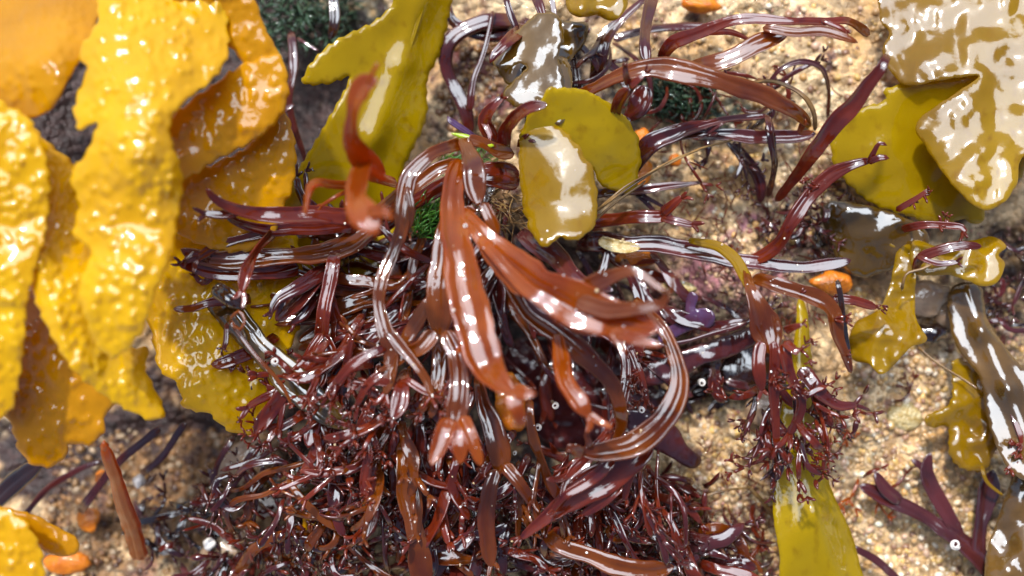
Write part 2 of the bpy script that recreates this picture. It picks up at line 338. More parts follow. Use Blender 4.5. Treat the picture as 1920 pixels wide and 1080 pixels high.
ca = n.new('ShaderNodeVertexColor'); ca.layer_name = 'patch'; geo = n.new('ShaderNodeNewGeometry')
vo = n.new('ShaderNodeTexVoronoi'); vo.inputs['Scale'].default_value = 8; l.new(geo.outputs['Position'], vo.inputs['Vector'])
hs = n.new('ShaderNodeSeparateColor'); l.new(vo.outputs['Color'], hs.inputs[0])
r1 = n.new('ShaderNodeMapRange'); r1.inputs['To Min'].default_value = .45; r1.inputs['To Max'].default_value = 1.5; l.new(hs.outputs[0], r1.inputs[0])
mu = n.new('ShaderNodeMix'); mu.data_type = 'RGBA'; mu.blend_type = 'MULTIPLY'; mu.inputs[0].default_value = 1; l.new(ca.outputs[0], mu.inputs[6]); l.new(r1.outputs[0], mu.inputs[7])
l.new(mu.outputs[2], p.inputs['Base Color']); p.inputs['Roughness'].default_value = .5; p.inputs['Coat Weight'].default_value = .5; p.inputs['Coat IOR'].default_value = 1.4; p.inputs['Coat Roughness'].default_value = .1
n1_ = n.new('ShaderNodeTexNoise'); n1_.inputs['Scale'].default_value = 22; n1_.inputs['Detail'].default_value = 3; l.new(geo.outputs['Position'], n1_.inputs['Vector'])
ad = n.new('ShaderNodeMath'); ad.operation = 'SUBTRACT'; l.new(n1_.outputs[0], ad.inputs[0]); l.new(vo.outputs['Distance'], ad.inputs[1])
bp = n.new('ShaderNodeBump'); bp.inputs['Strength'].default_value = .9; bp.inputs['Distance'].default_value = .06; l.new(ad.outputs[0], bp.inputs['Height']); l.new(bp.outputs[0], p.inputs['Normal']); l.new(bp.outputs[0], p.inputs['Coat Normal'])
me.materials.append(m)

# loose grains: one mesh of many small faceted pebbles with a colour each
def rock_blob(rg, r, seed, sub):
    vv, ff = sub; s = (rg.uniform(.7, 1.3), rg.uniform(.7, 1.3), rg.uniform(.5, .9)); a = rg.uniform(0, 6.28); o = []
    for v in vv:
        k = r * (1 + .35 * nse(v[0] * 1.4 + seed, v[1] * 1.4, v[2] * 1.4 + seed)); x, y, z = v[0] * s[0] * k, v[1] * s[1] * k, v[2] * s[2] * k
        o.append((x * math.cos(a) - y * math.sin(a), x * math.sin(a) + y * math.cos(a), z))
    return o, ff
import bmesh
def ico(sub):
    b = bmesh.new(); bmesh.ops.create_icosphere(b, subdivisions=sub, radius=1); r = ([tuple(v.co) for v in b.verts], [tuple(v.index for v in f.verts) for f in b.faces]); b.free(); return r
I1, I2, I3 = ico(1), ico(2), ico(3)
gm = bpy.data.materials.new('sand_grain'); gm.use_nodes = True; t = gm.node_tree; n, l = t.nodes, t.links; p = n['Principled BSDF']
ca = n.new('ShaderNodeVertexColor'); ca.layer_name = 'grain'; l.new(ca.outputs[0], p.inputs['Base Color']); p.inputs['Roughness'].default_value = .3; p.inputs['Coat Weight'].default_value = .5; p.inputs['Coat IOR'].default_value = 1.45
def grains(name, count, boxes, rmin, rmax, pal, label, dz=0):
    rg = random.Random(hash(len(name)) + count); V, F, K = [], [], []
    for i in range(count):
        bx = rg.choices(boxes, [b[4] for b in boxes])[0]; px, py = rg.uniform(bx[0], bx[2]), rg.uniform(bx[1], bx[3])
        x, y, _ = P(px, py, -.2); z = gheight(x, y); r = rmin + (rmax - rmin) * rg.random() ** 2.5
        o, f = rock_blob(rg, r, i * .37, I1); b = len(V); V += [(x + q[0], y + q[1], z + dz + q[2] + r * .1) for q in o]; F += [tuple(k + b for k in g) for g in f]
        c = np.array(rg.choice(pal)) * rg.uniform(.7, 1.25); K += [(*np.minimum(c * (.88, .80, .68), .75), 1)] * len(o)
    me = bpy.data.meshes.new(name); me.from_pydata(V, [], F); a = me.color_attributes.new('grain', 'FLOAT_COLOR', 'POINT'); a.data.foreach_set('color', np.array(K, dtype=np.float32).ravel())
    me.polygons.foreach_set('use_smooth', [True] * len(F)); me.materials.append(gm); o = bpy.data.objects.new(name, me); C.objects.link(o); tag(o, label, 'sand', kind='stuff')
tanp = [(.52, .36, .20), (.62, .46, .28), (.42, .28, .15), (.68, .56, .42), (.55, .34, .14), (.28, .16, .11), (.80, .74, .66), (.60, .42, .16), (.56, .40, .32)]
grains('sand_grains', 7500, [(1250, 760, 1980, 1140, 6), (1180, 0, 1700, 260, .8), (1120, 260, 1580, 480, .8), (1580, 540, 1960, 800, 2)], .025, .095, tanp, 'coarse wet golden sand grains covering the rock')
grains('dark_gravel', 3000, [(1250, 470, 1500, 800, 3), (1400, 330, 1700, 520, 2), (1100, 900, 1450, 1100, 2), (1820, 420, 1960, 700, 1)], .02, .06, [(.30, .13, .13), (.16, .07, .06), (.42, .22, .2), (.5, .36, .24), (.1, .06, .05)], 'fine pinkish brown shell gravel among the seaweed holdfasts')
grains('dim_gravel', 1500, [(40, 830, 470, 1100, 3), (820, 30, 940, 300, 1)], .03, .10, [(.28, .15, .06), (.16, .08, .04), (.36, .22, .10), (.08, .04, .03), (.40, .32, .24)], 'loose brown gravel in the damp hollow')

def pebble(px, py, z, r, mat, label, sq=(1, 1, .6), name='pebble', cat='pebble', group=None):
    rg = random.Random(int(px * 3 + py)); vv, ff = I3; o = []
    for v in vv:
        k = r * (1 + .28 * fbm(v[0] * 1.1 + px, v[1] * 1.1, v[2] * 1.1, 3)); o.append(Vector((v[0] * sq[0] * k, v[1] * sq[1] * k, v[2] * sq[2] * k)))
    c = Vector(P(px, py, z)); mb = MB(); mb.add([tuple(q + c) for q in o], ff, [(q[0], q[1]) for q in o]); ob = mb.build(name, M[mat]); tag(ob, label, cat, group); return ob

# ---------------------------------------------------------------- blades (wrack and kelp)
def blade(name, label, mat, pts, zs, mid=None, cat='seaweed blade', group=None, zm=.03, mw=22, mmat=None, **kw):
    k = kw; x, y, z = zs[0]; root = empty(name, P(x, y, z)); tag(root, label, cat, group)
    kw.setdefault('seed', int(pts[0][0] * 7 + pts[0][1]) % 97)
    if mid: kw['ridge'] = kw.get('ridge', []) + [(mid[i][0], mid[i][1], mid[i + 1][0], mid[i + 1][1], mw * 1.5, .10) for i in range(len(mid) - 1)]
    sheet(pts, zs, **kw).build('blade', M[mat], root)
    if mid:
        zf = zfield(zs); q = []
        for (mx_, my_) in mid:
            z = zf(mx_, my_)
            z += kw.get('fold', .12) * fbm(mx_ / 100 * kw.get('fs', .5), my_ / 100 * kw.get('fs', .5), kw['seed'] * 1.7, 3)
            q.append([mx_, my_, z + .06, mw, 0])
        mb = MB(); ribbon(mb, q, t=.35, wob=0, roll=0, cup=0, cap=(1, 1)); mb.build('midrib', M[mmat or mat], root)
    return root
WG = 'yellow serrated wrack blades hanging at the left'
wk = dict(serr=9, per=34, th=.10, bump=.075, bs=6.4, fold=.20, fs=.45, cell=6, edge=.25)
blade('serrated_wrack', 'longest bumpy yellow wrack blade, in front, with toothed left edge and pointed tip', 'wrack',
  [(200, -40), (400, -40), (425, 60), (412, 130), (330, 205), (318, 260), (340, 330), (330, 420), (318, 480), (285, 560), (265, 620), (215, 668), (180, 640), (165, 600), (150, 540), (172, 470), (140, 440), (150, 380), (134, 330), (165, 285), (185, 225), (150, 240), (144, 190), (165, 130), (150, 100), (185, 40)],
  [(300, 0, 3.6), (300, 150, 4.4), (250, 300, 4.6), (240, 500, 4.5), (210, 660, 4.2), (150, 230, 4.3), (400, 120, 3.7), (320, 400, 4.2), (150, 400, 4.3)], group=WG, **wk)
blade('serrated_wrack', 'yellow wrack blade sweeping behind the long toothed one to a narrow low tip', 'wrack',
  [(30, 225), (90, 270), (150, 330), (180, 470), (200, 640), (275, 655), (270, 690), (305, 765), (296, 784), (250, 772), (190, 735), (130, 680), (85, 600), (60, 530), (40, 400)],
  [(60, 250, 3.6), (120, 500, 3.8), (180, 650, 3.7), (295, 775, 3.2)], group=WG, **wk)
blade('serrated_wrack', 'yellow wrack blade cut by the left edge of the picture, ending in a blunt tip', 'wrack',
  [(-90, 190), (20, 205), (62, 240), (90, 330), (82, 440), (50, 560), (44, 640), (30, 730), (8, 778), (-40, 780), (-100, 700)],
  [(-60, 300, 4.3), (40, 300, 4.2), (40, 500, 4.2), (10, 770, 3.8)], group=WG, **wk)
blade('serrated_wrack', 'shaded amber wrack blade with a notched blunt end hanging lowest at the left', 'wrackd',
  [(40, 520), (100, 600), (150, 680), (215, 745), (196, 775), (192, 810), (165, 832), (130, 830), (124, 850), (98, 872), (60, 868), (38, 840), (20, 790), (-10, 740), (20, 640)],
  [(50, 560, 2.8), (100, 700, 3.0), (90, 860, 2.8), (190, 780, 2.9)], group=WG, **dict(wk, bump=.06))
blade('serrated_wrack', 'broad yellow wrack blade behind the red frond tips, rounded at its foot', 'wrack',
  [(330, 370), (420, 360), (520, 400), (560, 470), (560, 600), (520, 700), (505, 790), (470, 812), (430, 806), (395, 775), (350, 762), (335, 720), (300, 690), (290, 640), (275, 560), (300, 470)],
  [(380, 400, 1.7), (400, 600, 1.8), (450, 790, 1.6), (540, 500, 1.0), (300, 600, 2.1)], group=WG, **wk)
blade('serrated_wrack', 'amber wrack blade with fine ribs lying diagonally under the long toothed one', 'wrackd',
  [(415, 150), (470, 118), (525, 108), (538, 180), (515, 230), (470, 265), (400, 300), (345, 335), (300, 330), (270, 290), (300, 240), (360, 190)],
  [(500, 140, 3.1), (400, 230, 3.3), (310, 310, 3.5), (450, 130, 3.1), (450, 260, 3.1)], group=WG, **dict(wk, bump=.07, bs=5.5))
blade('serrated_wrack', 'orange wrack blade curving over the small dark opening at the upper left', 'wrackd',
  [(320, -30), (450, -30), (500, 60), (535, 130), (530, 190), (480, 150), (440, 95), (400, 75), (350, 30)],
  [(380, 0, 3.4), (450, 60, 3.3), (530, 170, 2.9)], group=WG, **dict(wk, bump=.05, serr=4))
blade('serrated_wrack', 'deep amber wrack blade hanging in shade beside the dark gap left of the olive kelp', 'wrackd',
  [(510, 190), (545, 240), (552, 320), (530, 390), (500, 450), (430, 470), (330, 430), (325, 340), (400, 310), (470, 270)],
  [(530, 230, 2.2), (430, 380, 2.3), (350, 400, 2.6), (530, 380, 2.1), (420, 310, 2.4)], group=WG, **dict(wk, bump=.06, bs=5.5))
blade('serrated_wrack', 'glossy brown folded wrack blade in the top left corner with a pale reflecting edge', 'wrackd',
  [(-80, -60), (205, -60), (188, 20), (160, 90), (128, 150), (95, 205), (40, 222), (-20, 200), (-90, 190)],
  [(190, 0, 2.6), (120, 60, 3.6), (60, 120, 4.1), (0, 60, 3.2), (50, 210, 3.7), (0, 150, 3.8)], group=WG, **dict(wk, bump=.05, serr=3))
blade('serrated_wrack', 'yellow wrack blade entering the bottom left corner', 'wrack',
  [(-60, 950), (20, 962), (60, 1000), (78, 1050), (70, 1120), (-60, 1130)], [(0, 970, 3.6), (60, 1060, 3.4)], group=WG, **wk)
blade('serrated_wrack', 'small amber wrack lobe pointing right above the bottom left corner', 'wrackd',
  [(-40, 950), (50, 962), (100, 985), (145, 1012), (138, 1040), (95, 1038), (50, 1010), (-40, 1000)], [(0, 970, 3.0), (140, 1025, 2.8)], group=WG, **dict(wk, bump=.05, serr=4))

ol_ = dict(serr=7, per=26, th=.06, bump=0, fold=.10, fs=.5, cell=9, edge=.12)
blade('kelp', 'olive yellow toothed kelp blade hanging behind the upright red twisted frond', 'olive',
  [(745, -40), (842, -40), (838, 40), (822, 100), (800, 150), (798, 220), (770, 285), (752, 330), (752, 420), (700, 520), (640, 570), (560, 590), (450, 600), (400, 560), (470, 480), (500, 420), (530, 370), (560, 320), (590, 270), (622, 215), (652, 160), (654, 142), (620, 153), (570, 155), (585, 120), (615, 88), (660, 62), (705, 40), (738, 5)],
  [(790, 0, .9), (640, 100, 1.3), (580, 150, 1.5), (700, 250, .8), (750, 320, .3), (600, 450, .3), (430, 560, .5), (820, 80, .5)], mid=[(800, -20), (755, 120), (700, 260), (640, 420)], mw=16, cat='kelp blade', **ol_)
kp = dict(serr=2, per=40, th=.05, bump=0, fold=.10, fs=.8, cell=8, edge=.1)
r = blade('kelp_frond', 'amber kelp frond at upper middle with one yellow lobe and one white shining lobe', 'olive',
  [(1000, 205), (1040, 165), (1100, 172), (1150, 198), (1188, 245), (1200, 290), (1192, 350), (1162, 360), (1132, 347), (1105, 315), (1060, 275), (1010, 262), (975, 260)],
  [(1040, 180, 2.5), (1100, 175, 2.3), (1190, 250, 1.75), (1180, 350, 1.35), (1060, 270, 2.1), (1000, 250, 2.2)], cat='kelp', **dict(kp, fold=.07, rag=7, serr=3, per=22))
def lobe(parent, name, mat, pts, zs, **kw):
    return sheet(pts, zs, **kw).build(name, M[mat], parent)
lobe(r, 'hanging_lobe', 'kelp', [(975, 245), (1010, 228), (1060, 245), (1092, 288), (1116, 340), (1119, 395), (1105, 432), (1078, 448), (1050, 446), (1022, 460), (998, 442), (985, 400), (975, 330)],
  [(1000, 245, 2.25), (1050, 250, 2.3), (1060, 340, 2.5), (1112, 380, 2.45), (1080, 440, 2.7), (1020, 450, 2.65), (978, 340, 2.2), (990, 400, 2.3)], seed=13, serr=4, per=24, rag=7, th=.05, fold=.035, fs=.9, cell=8, edge=.1)
lobe(r, 'folded_blade', 'film', [(985, 45), (1012, 26), (1045, 30), (1056, 70), (1046, 105), (1056, 160), (1040, 215), (1000, 210), (962, 196), (944, 176), (966, 150), (988, 128), (975, 118), (945, 128), (925, 118), (948, 84)],
  [(1030, 40, 1.72), (985, 60, 1.65), (1010, 110, 1.85), (955, 180, 1.9), (1040, 190, 2.05)], seed=15, serr=5, per=22, th=.05, fold=.06, fs=1.3, cell=7, edge=.1)
lobe(r, 'stalk', 'film', [(1040, 110), (1062, 112), (1072, 150), (1064, 215), (1040, 230), (1030, 170)], [(1050, 120, 1.6), (1050, 210, 2.3)], seed=16, serr=4, per=16, th=.05, fold=.1, cell=7)
blade('kelp_lobe', 'small amber kelp lobe with a white shine at the top edge, upper middle', 'kelp',
  [(1062, 12), (1075, -30), (1165, -30), (1176, 5), (1162, 32), (1140, 38), (1118, 28), (1085, 32)], [(1100, 0, 1.8), (1160, 20, 1.9)], cat='kelp', **dict(kp, fold=.25, fs=1.6))
blade('kelp_film', 'thin brown torn kelp film spread behind the white shining kelp at upper middle', 'film',
  [(935, 120), (980, 62), (1020, 22), (1060, 40), (1100, 45), (1095, 80), (1050, 130), (1010, 150), (960, 160)], [(950, 120, 1.1), (1090, 60, 1.2)], cat='kelp', **dict(kp, fold=.25, fs=1.2, serr=5))
blade('kelp', 'big amber kelp blade at the upper right, puckered and shining with white sky reflections', 'kelp',
  [(1690, -40), (2040, -40), (2040, 330), (1925, 290), (1905, 345), (1880, 380), (1840, 392), (1790, 350), (1740, 280), (1720, 230), (1800, 170), (1835, 142), (1760, 150), (1700, 160), (1668, 130), (1655, 95), (1668, 60), (1650, 30)],
  [(1690, 20, .8), (1980, 20, 1.35), (1690, 150, 1.1), (1900, 300, 1.85), (1980, 300, 2.0), (1860, 375, 1.9)], cat='kelp blade', **dict(kp, fold=.15, fs=.75, bump=.03, bs=2.6, serr=3, cell=6))
blade('kelp', 'smooth olive kelp blade below the puckered one at the right, with a toothed lower edge', 'olive',
  [(1562, 245), (1592, 212), (1660, 190), (1662, 168), (1740, 150), (1835, 140), (1900, 180), (1940, 260), (1900, 350), (1870, 385), (1850, 378), (1838, 418), (1800, 408), (1770, 424), (1700, 402), (1640, 382), (1600, 350), (1566, 310)],
  [(1570, 280, .8), (1660, 190, .9), (1700, 300, .7), (1850, 400, .6), (1850, 200, 1.0)], cat='kelp blade', **dict(ol_, fold=.12, fs=.7))
blade('kelp_strap', 'long olive kelp strap with a raised midrib running off the bottom edge right of centre', 'olive',
  [(1497, 560), (1512, 580), (1522, 680), (1532, 780), (1548, 880), (1568, 940), (1596, 1000), (1612, 1060), (1622, 1130), (1475, 1130), (1462, 1040), (1450, 960), (1450, 860), (1462, 790), (1478, 700), (1492, 620)],
  [(1505, 570, .5), (1500, 700, .6), (1460, 850, .8), (1525, 850, .72), (1455, 980, 1.08), (1520, 1000, .98), (1600, 1030, .55), (1480, 1110, 1.0), (1600, 1110, .6)], mid=[(1506, 600), (1505, 720), (1508, 850), (1530, 960), (1570, 1090)], mw=14, cat='kelp strap', **dict(ol_, serr=2, fold=.08))
blade('kelp_lobe', 'small yellow kelp lobe with pale frilled end lying on the sand right of centre', 'kelp',
  [(1684, 470), (1716, 470), (1716, 590), (1738, 636), (1705, 652), (1682, 678), (1652, 702), (1630, 682), (1600, 674), (1592, 640), (1606, 604), (1648, 580), (1670, 530)],
  [(1700, 480, .9), (1690, 580, 1.15), (1610, 650, 1.05), (1670, 690, 1.4)], cat='kelp', **dict(kp, fold=.3, fs=1.5))
blade('kelp_lobe', 'pale rounded kelp lobe held level beneath the big blades at the right', 'kelp',
  [(1712, 452), (1760, 462), (1820, 452), (1862, 444), (1886, 462), (1872, 478), (1884, 496), (1870, 528), (1842, 536), (1785, 516), (1716, 512)],
  [(1720, 460, .8), (1880, 450, 1.05), (1870, 530, 1.3), (1740, 510, 1.0)], cat='kelp', **dict(kp, fold=.14, fs=1.2))
blade('kelp_film', 'translucent brown kelp sheet with an amber rib under the big blades at the right', 'film',
  [(1540, 392), (1580, 378), (1680, 402), (1740, 440), (1722, 500), (1670, 505), (1620, 520), (1580, 500), (1555, 450)],
  [(1560, 400, .4), (1700, 460, .7), (1600, 500, .3)], mid=[(1565, 395), (1620, 420), (1690, 470)], mw=34, mmat='kelp', cat='kelp', **dict(kp, fold=.16, fs=1))
blade('kelp', 'dark brown kelp blade mirroring blue white sky at the right edge', 'mirror',
  [(1780, 545), (1836, 535), (1852, 600), (1900, 670), (1960, 740), (1980, 900), (1920, 900), (1880, 860), (1850, 780), (1838, 710), (1790, 640)],
  [(1790, 560, .4), (1830, 700, .75), (1960, 700, 1.0), (1950, 880, 1.35)], mid=[(1815, 545), (1840, 620), (1890, 730), (1935, 850)], mw=12, cat='kelp blade', **dict(kp, fold=.08, fs=.6))
blade('kelp', 'torn yellow orange kelp piece with ragged edges hanging near the right edge', 'kelp',
  [(1790, 676), (1835, 700), (1855, 760), (1880, 800), (1862, 850), (1842, 880), (1800, 874), (1782, 850), (1778, 800), (1745, 800), (1735, 785), (1748, 776), (1785, 752)],
  [(1810, 700, .4), (1830, 860, .6)], cat='kelp blade', **dict(kp, fold=.25, fs=1.4, serr=7, per=18))
blade('dark_kelp', 'blackish wet blade mirroring sky in the lower right corner', 'mirror',
  [(1925, 830), (1980, 860), (1980, 1120), (1862, 1120), (1848, 1050), (1872, 970), (1900, 890)], [(1860, 900, .5), (1960, 900, .8), (1870, 1080, .9), (1970, 1080, 1.2)], cat='kelp blade', **dict(kp, fold=.2, fs=1.2))
blade('kelp_film', 'small brown kelp scrap with an orange spike under the curved stem at lower left', 'film',
  [(600, 905), (640, 900), (650, 940), (625, 985), (590, 995), (575, 960), (580, 925)], [(600, 920, .2), (600, 980, .3)], cat='kelp', **dict(kp, fold=.15))
blade('kelp_scrap', 'narrow orange triangular scrap beneath the curved stem at lower left', 'wrackd', [(578, 930), (586, 970), (598, 996), (570, 1000), (570, 960)], [(580, 960, .7)], cat='kelp', **dict(kp, fold=.1, cell=5))
blade('dark_kelp', 'grey black wet blade lying across the lower left of the red tangle', 'mirror',
  [(500, 880), (560, 868), (640, 850), (700, 838), (735, 830), (750, 850), (700, 880), (660, 895), (600, 905), (560, 935), (520, 930), (490, 905)],
  [(500, 890, .3), (620, 870, .75), (740, 835, .9)], cat='kelp blade', **dict(kp, fold=.22, fs=1.6))
blade('purple_sheet', 'dark purple sheet alga lying flat in the deep hollow at the centre', 'purple',
  [(960, 640), (1040, 630), (1120, 660), (1200, 700), (1240, 760), (1200, 830), (1100, 850), (1020, 830), (960, 770), (940, 700)], [(1000, 700, -.9), (1150, 780, -.7)], cat='seaweed', **dict(kp, fold=.35, fs=.9))
blade('purple_sheet', 'dark red sheet alga with a square sky reflection right of the hanging loop', 'purple',
  [(1180, 690), (1240, 672), (1300, 650), (1380, 622), (1420, 610), (1420, 640), (1370, 668), (1320, 682), (1270, 712), (1200, 722)], [(1200, 700, .4), (1300, 665, .8), (1400, 630, .5)], cat='seaweed', **dict(kp, fold=.12, fs=1))
blade('violet_frond', 'violet purple forked blade with two round lobes right of the brown fronds', 'violet',
  [(1235, 640), (1240, 620), (1270, 604), (1284, 585), (1288, 560), (1298, 547), (1308, 556), (1304, 578), (1322, 578), (1338, 586), (1340, 600), (1330, 614), (1308, 614), (1280, 626), (1250, 640)],
  [(1250, 630, .6), (1320, 595, 1.0), (1298, 555, 1.0)], cat='seaweed', **dict(kp, fold=.06, fs=2, cell=5, step=4, th=.025, edge=.03))
blade('purple_frond', 'dark purple forked blade with a pale blue shine below the brown loop', 'purple',
  [(1180, 770), (1250, 790), (1272, 806), (1290, 838), (1314, 858), (1310, 872), (1294, 878), (1262, 860), (1236, 846), (1190, 830)], [(1200, 800, .9), (1270, 830, .8), (1300, 865, .5)], cat='seaweed', **dict(kp, fold=.10, fs=1.5, cell=5))
blade('lime_scrap', 'small lime green sliver resting on the brown frond arch at the top of the tuft', 'lime', [(846, 250), (872, 252), (900, 262), (926, 272), (914, 276), (880, 266)], [(850, 250, 2.2), (920, 272, 2.1)], cat='seaweed', **dict(kp, fold=.1, cell=4, step=4))
blade('brown_lobe', 'bright orange torn scrap under the hanging orange frond tip in the middle', 'sponge', [(935, 710), (960, 700), (975, 720), (990, 735), (985, 780), (975, 808), (945, 800), (930, 760)], [(950, 720, .3), (960, 790, .2)], cat='seaweed', **dict(kp, fold=.2, fs=2, serr=4))
# ---------------------------------------------------------------- the red fronds, traced one by one
G1 = 'red fronds of the central tuft'
F = frond
F('red_frond', 'upright twisted orange red frond with a pink shining tip, before the olive blade', 'orange', [
 ('stem', '745 345 30 1.6 0; 712 335 34 2.6 .2; 694 315 52 3.4 .1; 672 285 60 4 .1; 660 255 46 4.4 .2; 662 215 34 4.7 .5; 668 185 46 4.9 .3; 686 160 66 5.1 0; 708 152 44 5.2 -.2'),
 ('tip', '690 160 20 5.2 .8; 698 138 14 5.3; 710 115 10 5.4'),
 ('hanging_tip', '682 300 36 3.6; 670 345 50 4.4 .1; 670 380 60 4.9 0; 690 412 84 5.2 0; 708 440 60 5.3', {'t': .3}),
 ('fork', '690 400 34 5.2; 722 395 26 5.3 -.5; 740 412 16 5.3', {'t': .4})], G1, roll=.2)
F('red_frond', 'short orange red hooked frond curling down beside the upright twisted one', 'orange', [
 ('stem', '668 348 22 2.6 .3; 625 345 26 3.2 .1; 592 345 30 3.8 -.4; 580 365 20 4 -.8; 574 405 12 4.1 -.6'), ('branch', '668 352 12 2.6; 630 368 10 2.9; 598 388 8 2.8')], G1)
F('red_frond', 'rust red frond reaching left across the yellow wrack with three blunt fingers', 'red', [
 ('stem', '760 395 40 1.2 .3; 700 402 38 1.8 .2; 640 405 40 2.2 .1; 560 405 40 2.5; 490 402 38 2.7 .2; 440 392 30 2.9; 405 372 20 3.1; 386 351 13 3.2'),
 ('branch', '450 396 24 2.8; 415 403 22 2.9; 378 402 17 3'), ], G1, roll=.25)
F('red_frond', 'dark red frond under the three-fingered one, with two thin legs hanging on the wrack', 'red', [
 ('stem', '700 425 30 1.1; 640 425 34 1.6; 560 430 32 2; 505 432 30 2.2; 455 420 24 2.5; 424 404 18 2.8'),
 ('branch', '520 434 20 2.1; 455 446 20 2.3 .6; 405 462 22 2.4 .3; 365 488 22 2.4'),
 ('branch', '512 436 22 2.2 .4; 482 470 24 2.6 1; 462 510 30 2.9 .2; 452 550 22 3')], G1, roll=.2)
F('red_frond', 'broad brown red strap reaching the left tip above the dark stem, shining along its top', 'red', [
 ('stem', '770 380 34 1.0; 700 428 46 1.3; 640 462 56 1.6; 580 480 58 1.8; 510 484 44 2; 440 488 40 2.1; 372 482 34 2.3; 340 466 18 2.5', {'mat': 'brown'}),
 ('branch', '560 500 44 1.6; 490 512 36 1.9; 410 510 36 2.1; 352 500 22 2.3; 332 492 12 2.4'),
 ('branch', '400 490 18 2.2; 365 478 14 2.4; 345 492 10 2.5'), ('branch', '400 515 16 2.1; 380 530 14 2; 360 512 8 2.1')], G1, roll=.2)
F('red_frond', 'small smooth dark red finger poking left over the yellow wrack', 'red', [('stem', '470 560 24 1.8; 400 567 26 2.2; 360 577 24 2.3; 326 578 20 2.3')], G1, roll=.1)
F('red_frond', 'dark red club-shaped finger with a short side knob low over the yellow wrack', 'red', [('stem', '520 630 22 1.5; 470 660 30 1.9; 425 680 26 2.1; 396 684 18 2.1'), ('knob', '440 672 16 2; 432 698 16 2)'.replace(')', ''))], G1, roll=.1)
F('dark_frond', 'thick blackish brown stem slanting down right with a pale streak and crusty upper end', 'dark', [
 ('stem', '375 540 40 1.7; 420 575 58 1.8; 460 620 66 1.9; 510 675 74 2.0; 560 725 78 2.1; 610 770 74 2.1; 660 800 60 2.0', {'t': .2, 'mat': 'film', 'cup': .02}),
 ('thin_edge', '430 600 12 2.6; 480 665 10 2.6; 530 725 10 2.5; 548 760 8 2.4', {'mat': 'brown'}),
 ('loop', '430 600 7 2.8; 448 584 7 2.9; 460 600 7 2.9; 452 618 7 2.9; 440 612 7 2.8; 436 600 6 2.8', {'mat': 'brown', 't': .7}),
 ('crust', '400 540 40 2.6; 430 560 44 2.7; 455 580 30 2.6', {'t': .6, 'relief': 2.5}),
 ('branch', '425 605 14 2.3; 424 640 14 2.4; 416 655 16 2.4', {'mat': 'red', 'tip': (14, 1)})], G1, roll=.15)
F('red_frond', 'striped dark red frond bundle fanning down left above the slanting dark stem', 'maroon', [
 ('stem', '650 480 40 1.2; 600 515 50 1.6; 555 560 56 1.8; 520 600 34 1.8'), ('branch', '620 500 30 1.5; 560 540 34 2; 520 562 22 2.1; 505 590 14 2.1'), ('branch', '600 540 26 1.4; 570 590 26 1.7; 545 610 14 1.7')], G1, roll=.4)
F('red_frond', 'flat dark red frond hanging straight down and forking above the striped stems', 'red', [
 ('stem', '630 455 24 1.6; 624 500 32 1.8; 612 560 38 1.9; 604 610 36 1.9; 600 650 30 1.8'), ('branch', '604 630 26 1.8; 622 670 30 1.8; 605 700 24 1.7'), ('branch', '604 625 20 1.9; 580 665 18 1.9; 560 690 12 1.8')], G1, roll=.3)
F('red_frond', 'brown red strap running level behind the slanting dark stem toward the left', 'brown', [
 ('stem', '760 545 46 .9; 690 560 50 1.1; 620 582 46 1.2; 550 600 40 1.2; 480 606 30 1.2'), ('branch', '700 540 26 1; 640 546 26 1.2; 590 536 16 1.4'), ('branch', '730 590 28 .8; 650 600 40 1; 560 640 40 1')], G1, roll=.3)
F('red_frond', 'striped maroon strap rising from the slanting dark stem to the middle of the tuft', 'maroon', [
 ('stem', '800 540 50 .6; 740 590 52 .9; 680 640 54 1; 620 690 50 1; 590 730 40 .9'), ('branch', '720 640 40 1; 660 680 40 1.1; 600 750 30 1.1')], G1, roll=.4)
F('red_frond', 'long wavy brown frond arching from the top of the tuft down its left side', 'brown', [
 ('stem', '872 268 34 2.3; 835 278 26 2.5; 800 296 36 2.7 -.3; 768 330 44 2.8 -.2; 757 380 42 2.8; 752 430 38 2.8; 735 480 34 2.8; 716 530 36 2.9; 710 570 32 2.9; 722 620 34 3; 734 665 36 3; 730 710 34 3; 722 740 26 3', {'tip': (26, 2), 'tmat': 'red'}),
 ('branch', '768 345 30 2.8; 745 360 22 2.5; 715 385 20 2.2; 700 400 14 2'),
 ('branch', '762 350 18 2.9; 772 400 18 2.9; 762 440 12 2.7'),
 ('branch', '722 610 20 3; 750 650 30 3.1; 780 685 26 3.2; 800 715 22 3.2; 810 745 16 3.2', {'tip': (26, 2), 'tmat': 'red'}),
 ('branch', '726 650 18 3; 690 665 22 3.1; 655 690 24 3.1; 630 720 20 3', {'tip': (26, 3), 'tmat': 'red', 'mat': 'red'}),
 ('branch', '728 690 20 3; 690 720 22 3; 668 760 18 2.9', {'tip': (26, 3), 'tmat': 'red', 'mat': 'red'})], G1, roll=.3)
F('red_frond', 'pale shining forked frond at the very top centre of the tuft, below the lime sliver', 'brown', [
 ('stem', '868 258 30 2.4; 884 300 50 2.7 -.1; 890 350 52 2.9; 896 385 48 3 .1', {'t': .2}),
 ('branch', '905 380 34 3; 920 410 36 3; 935 440 34 2.9'), ('branch', '885 385 30 3; 872 420 26 2.8'), ('branch', '876 262 34 2.4; 905 268 30 2.2; 935 285 36 2; 965 290 40 1.8')], G1, roll=.12)
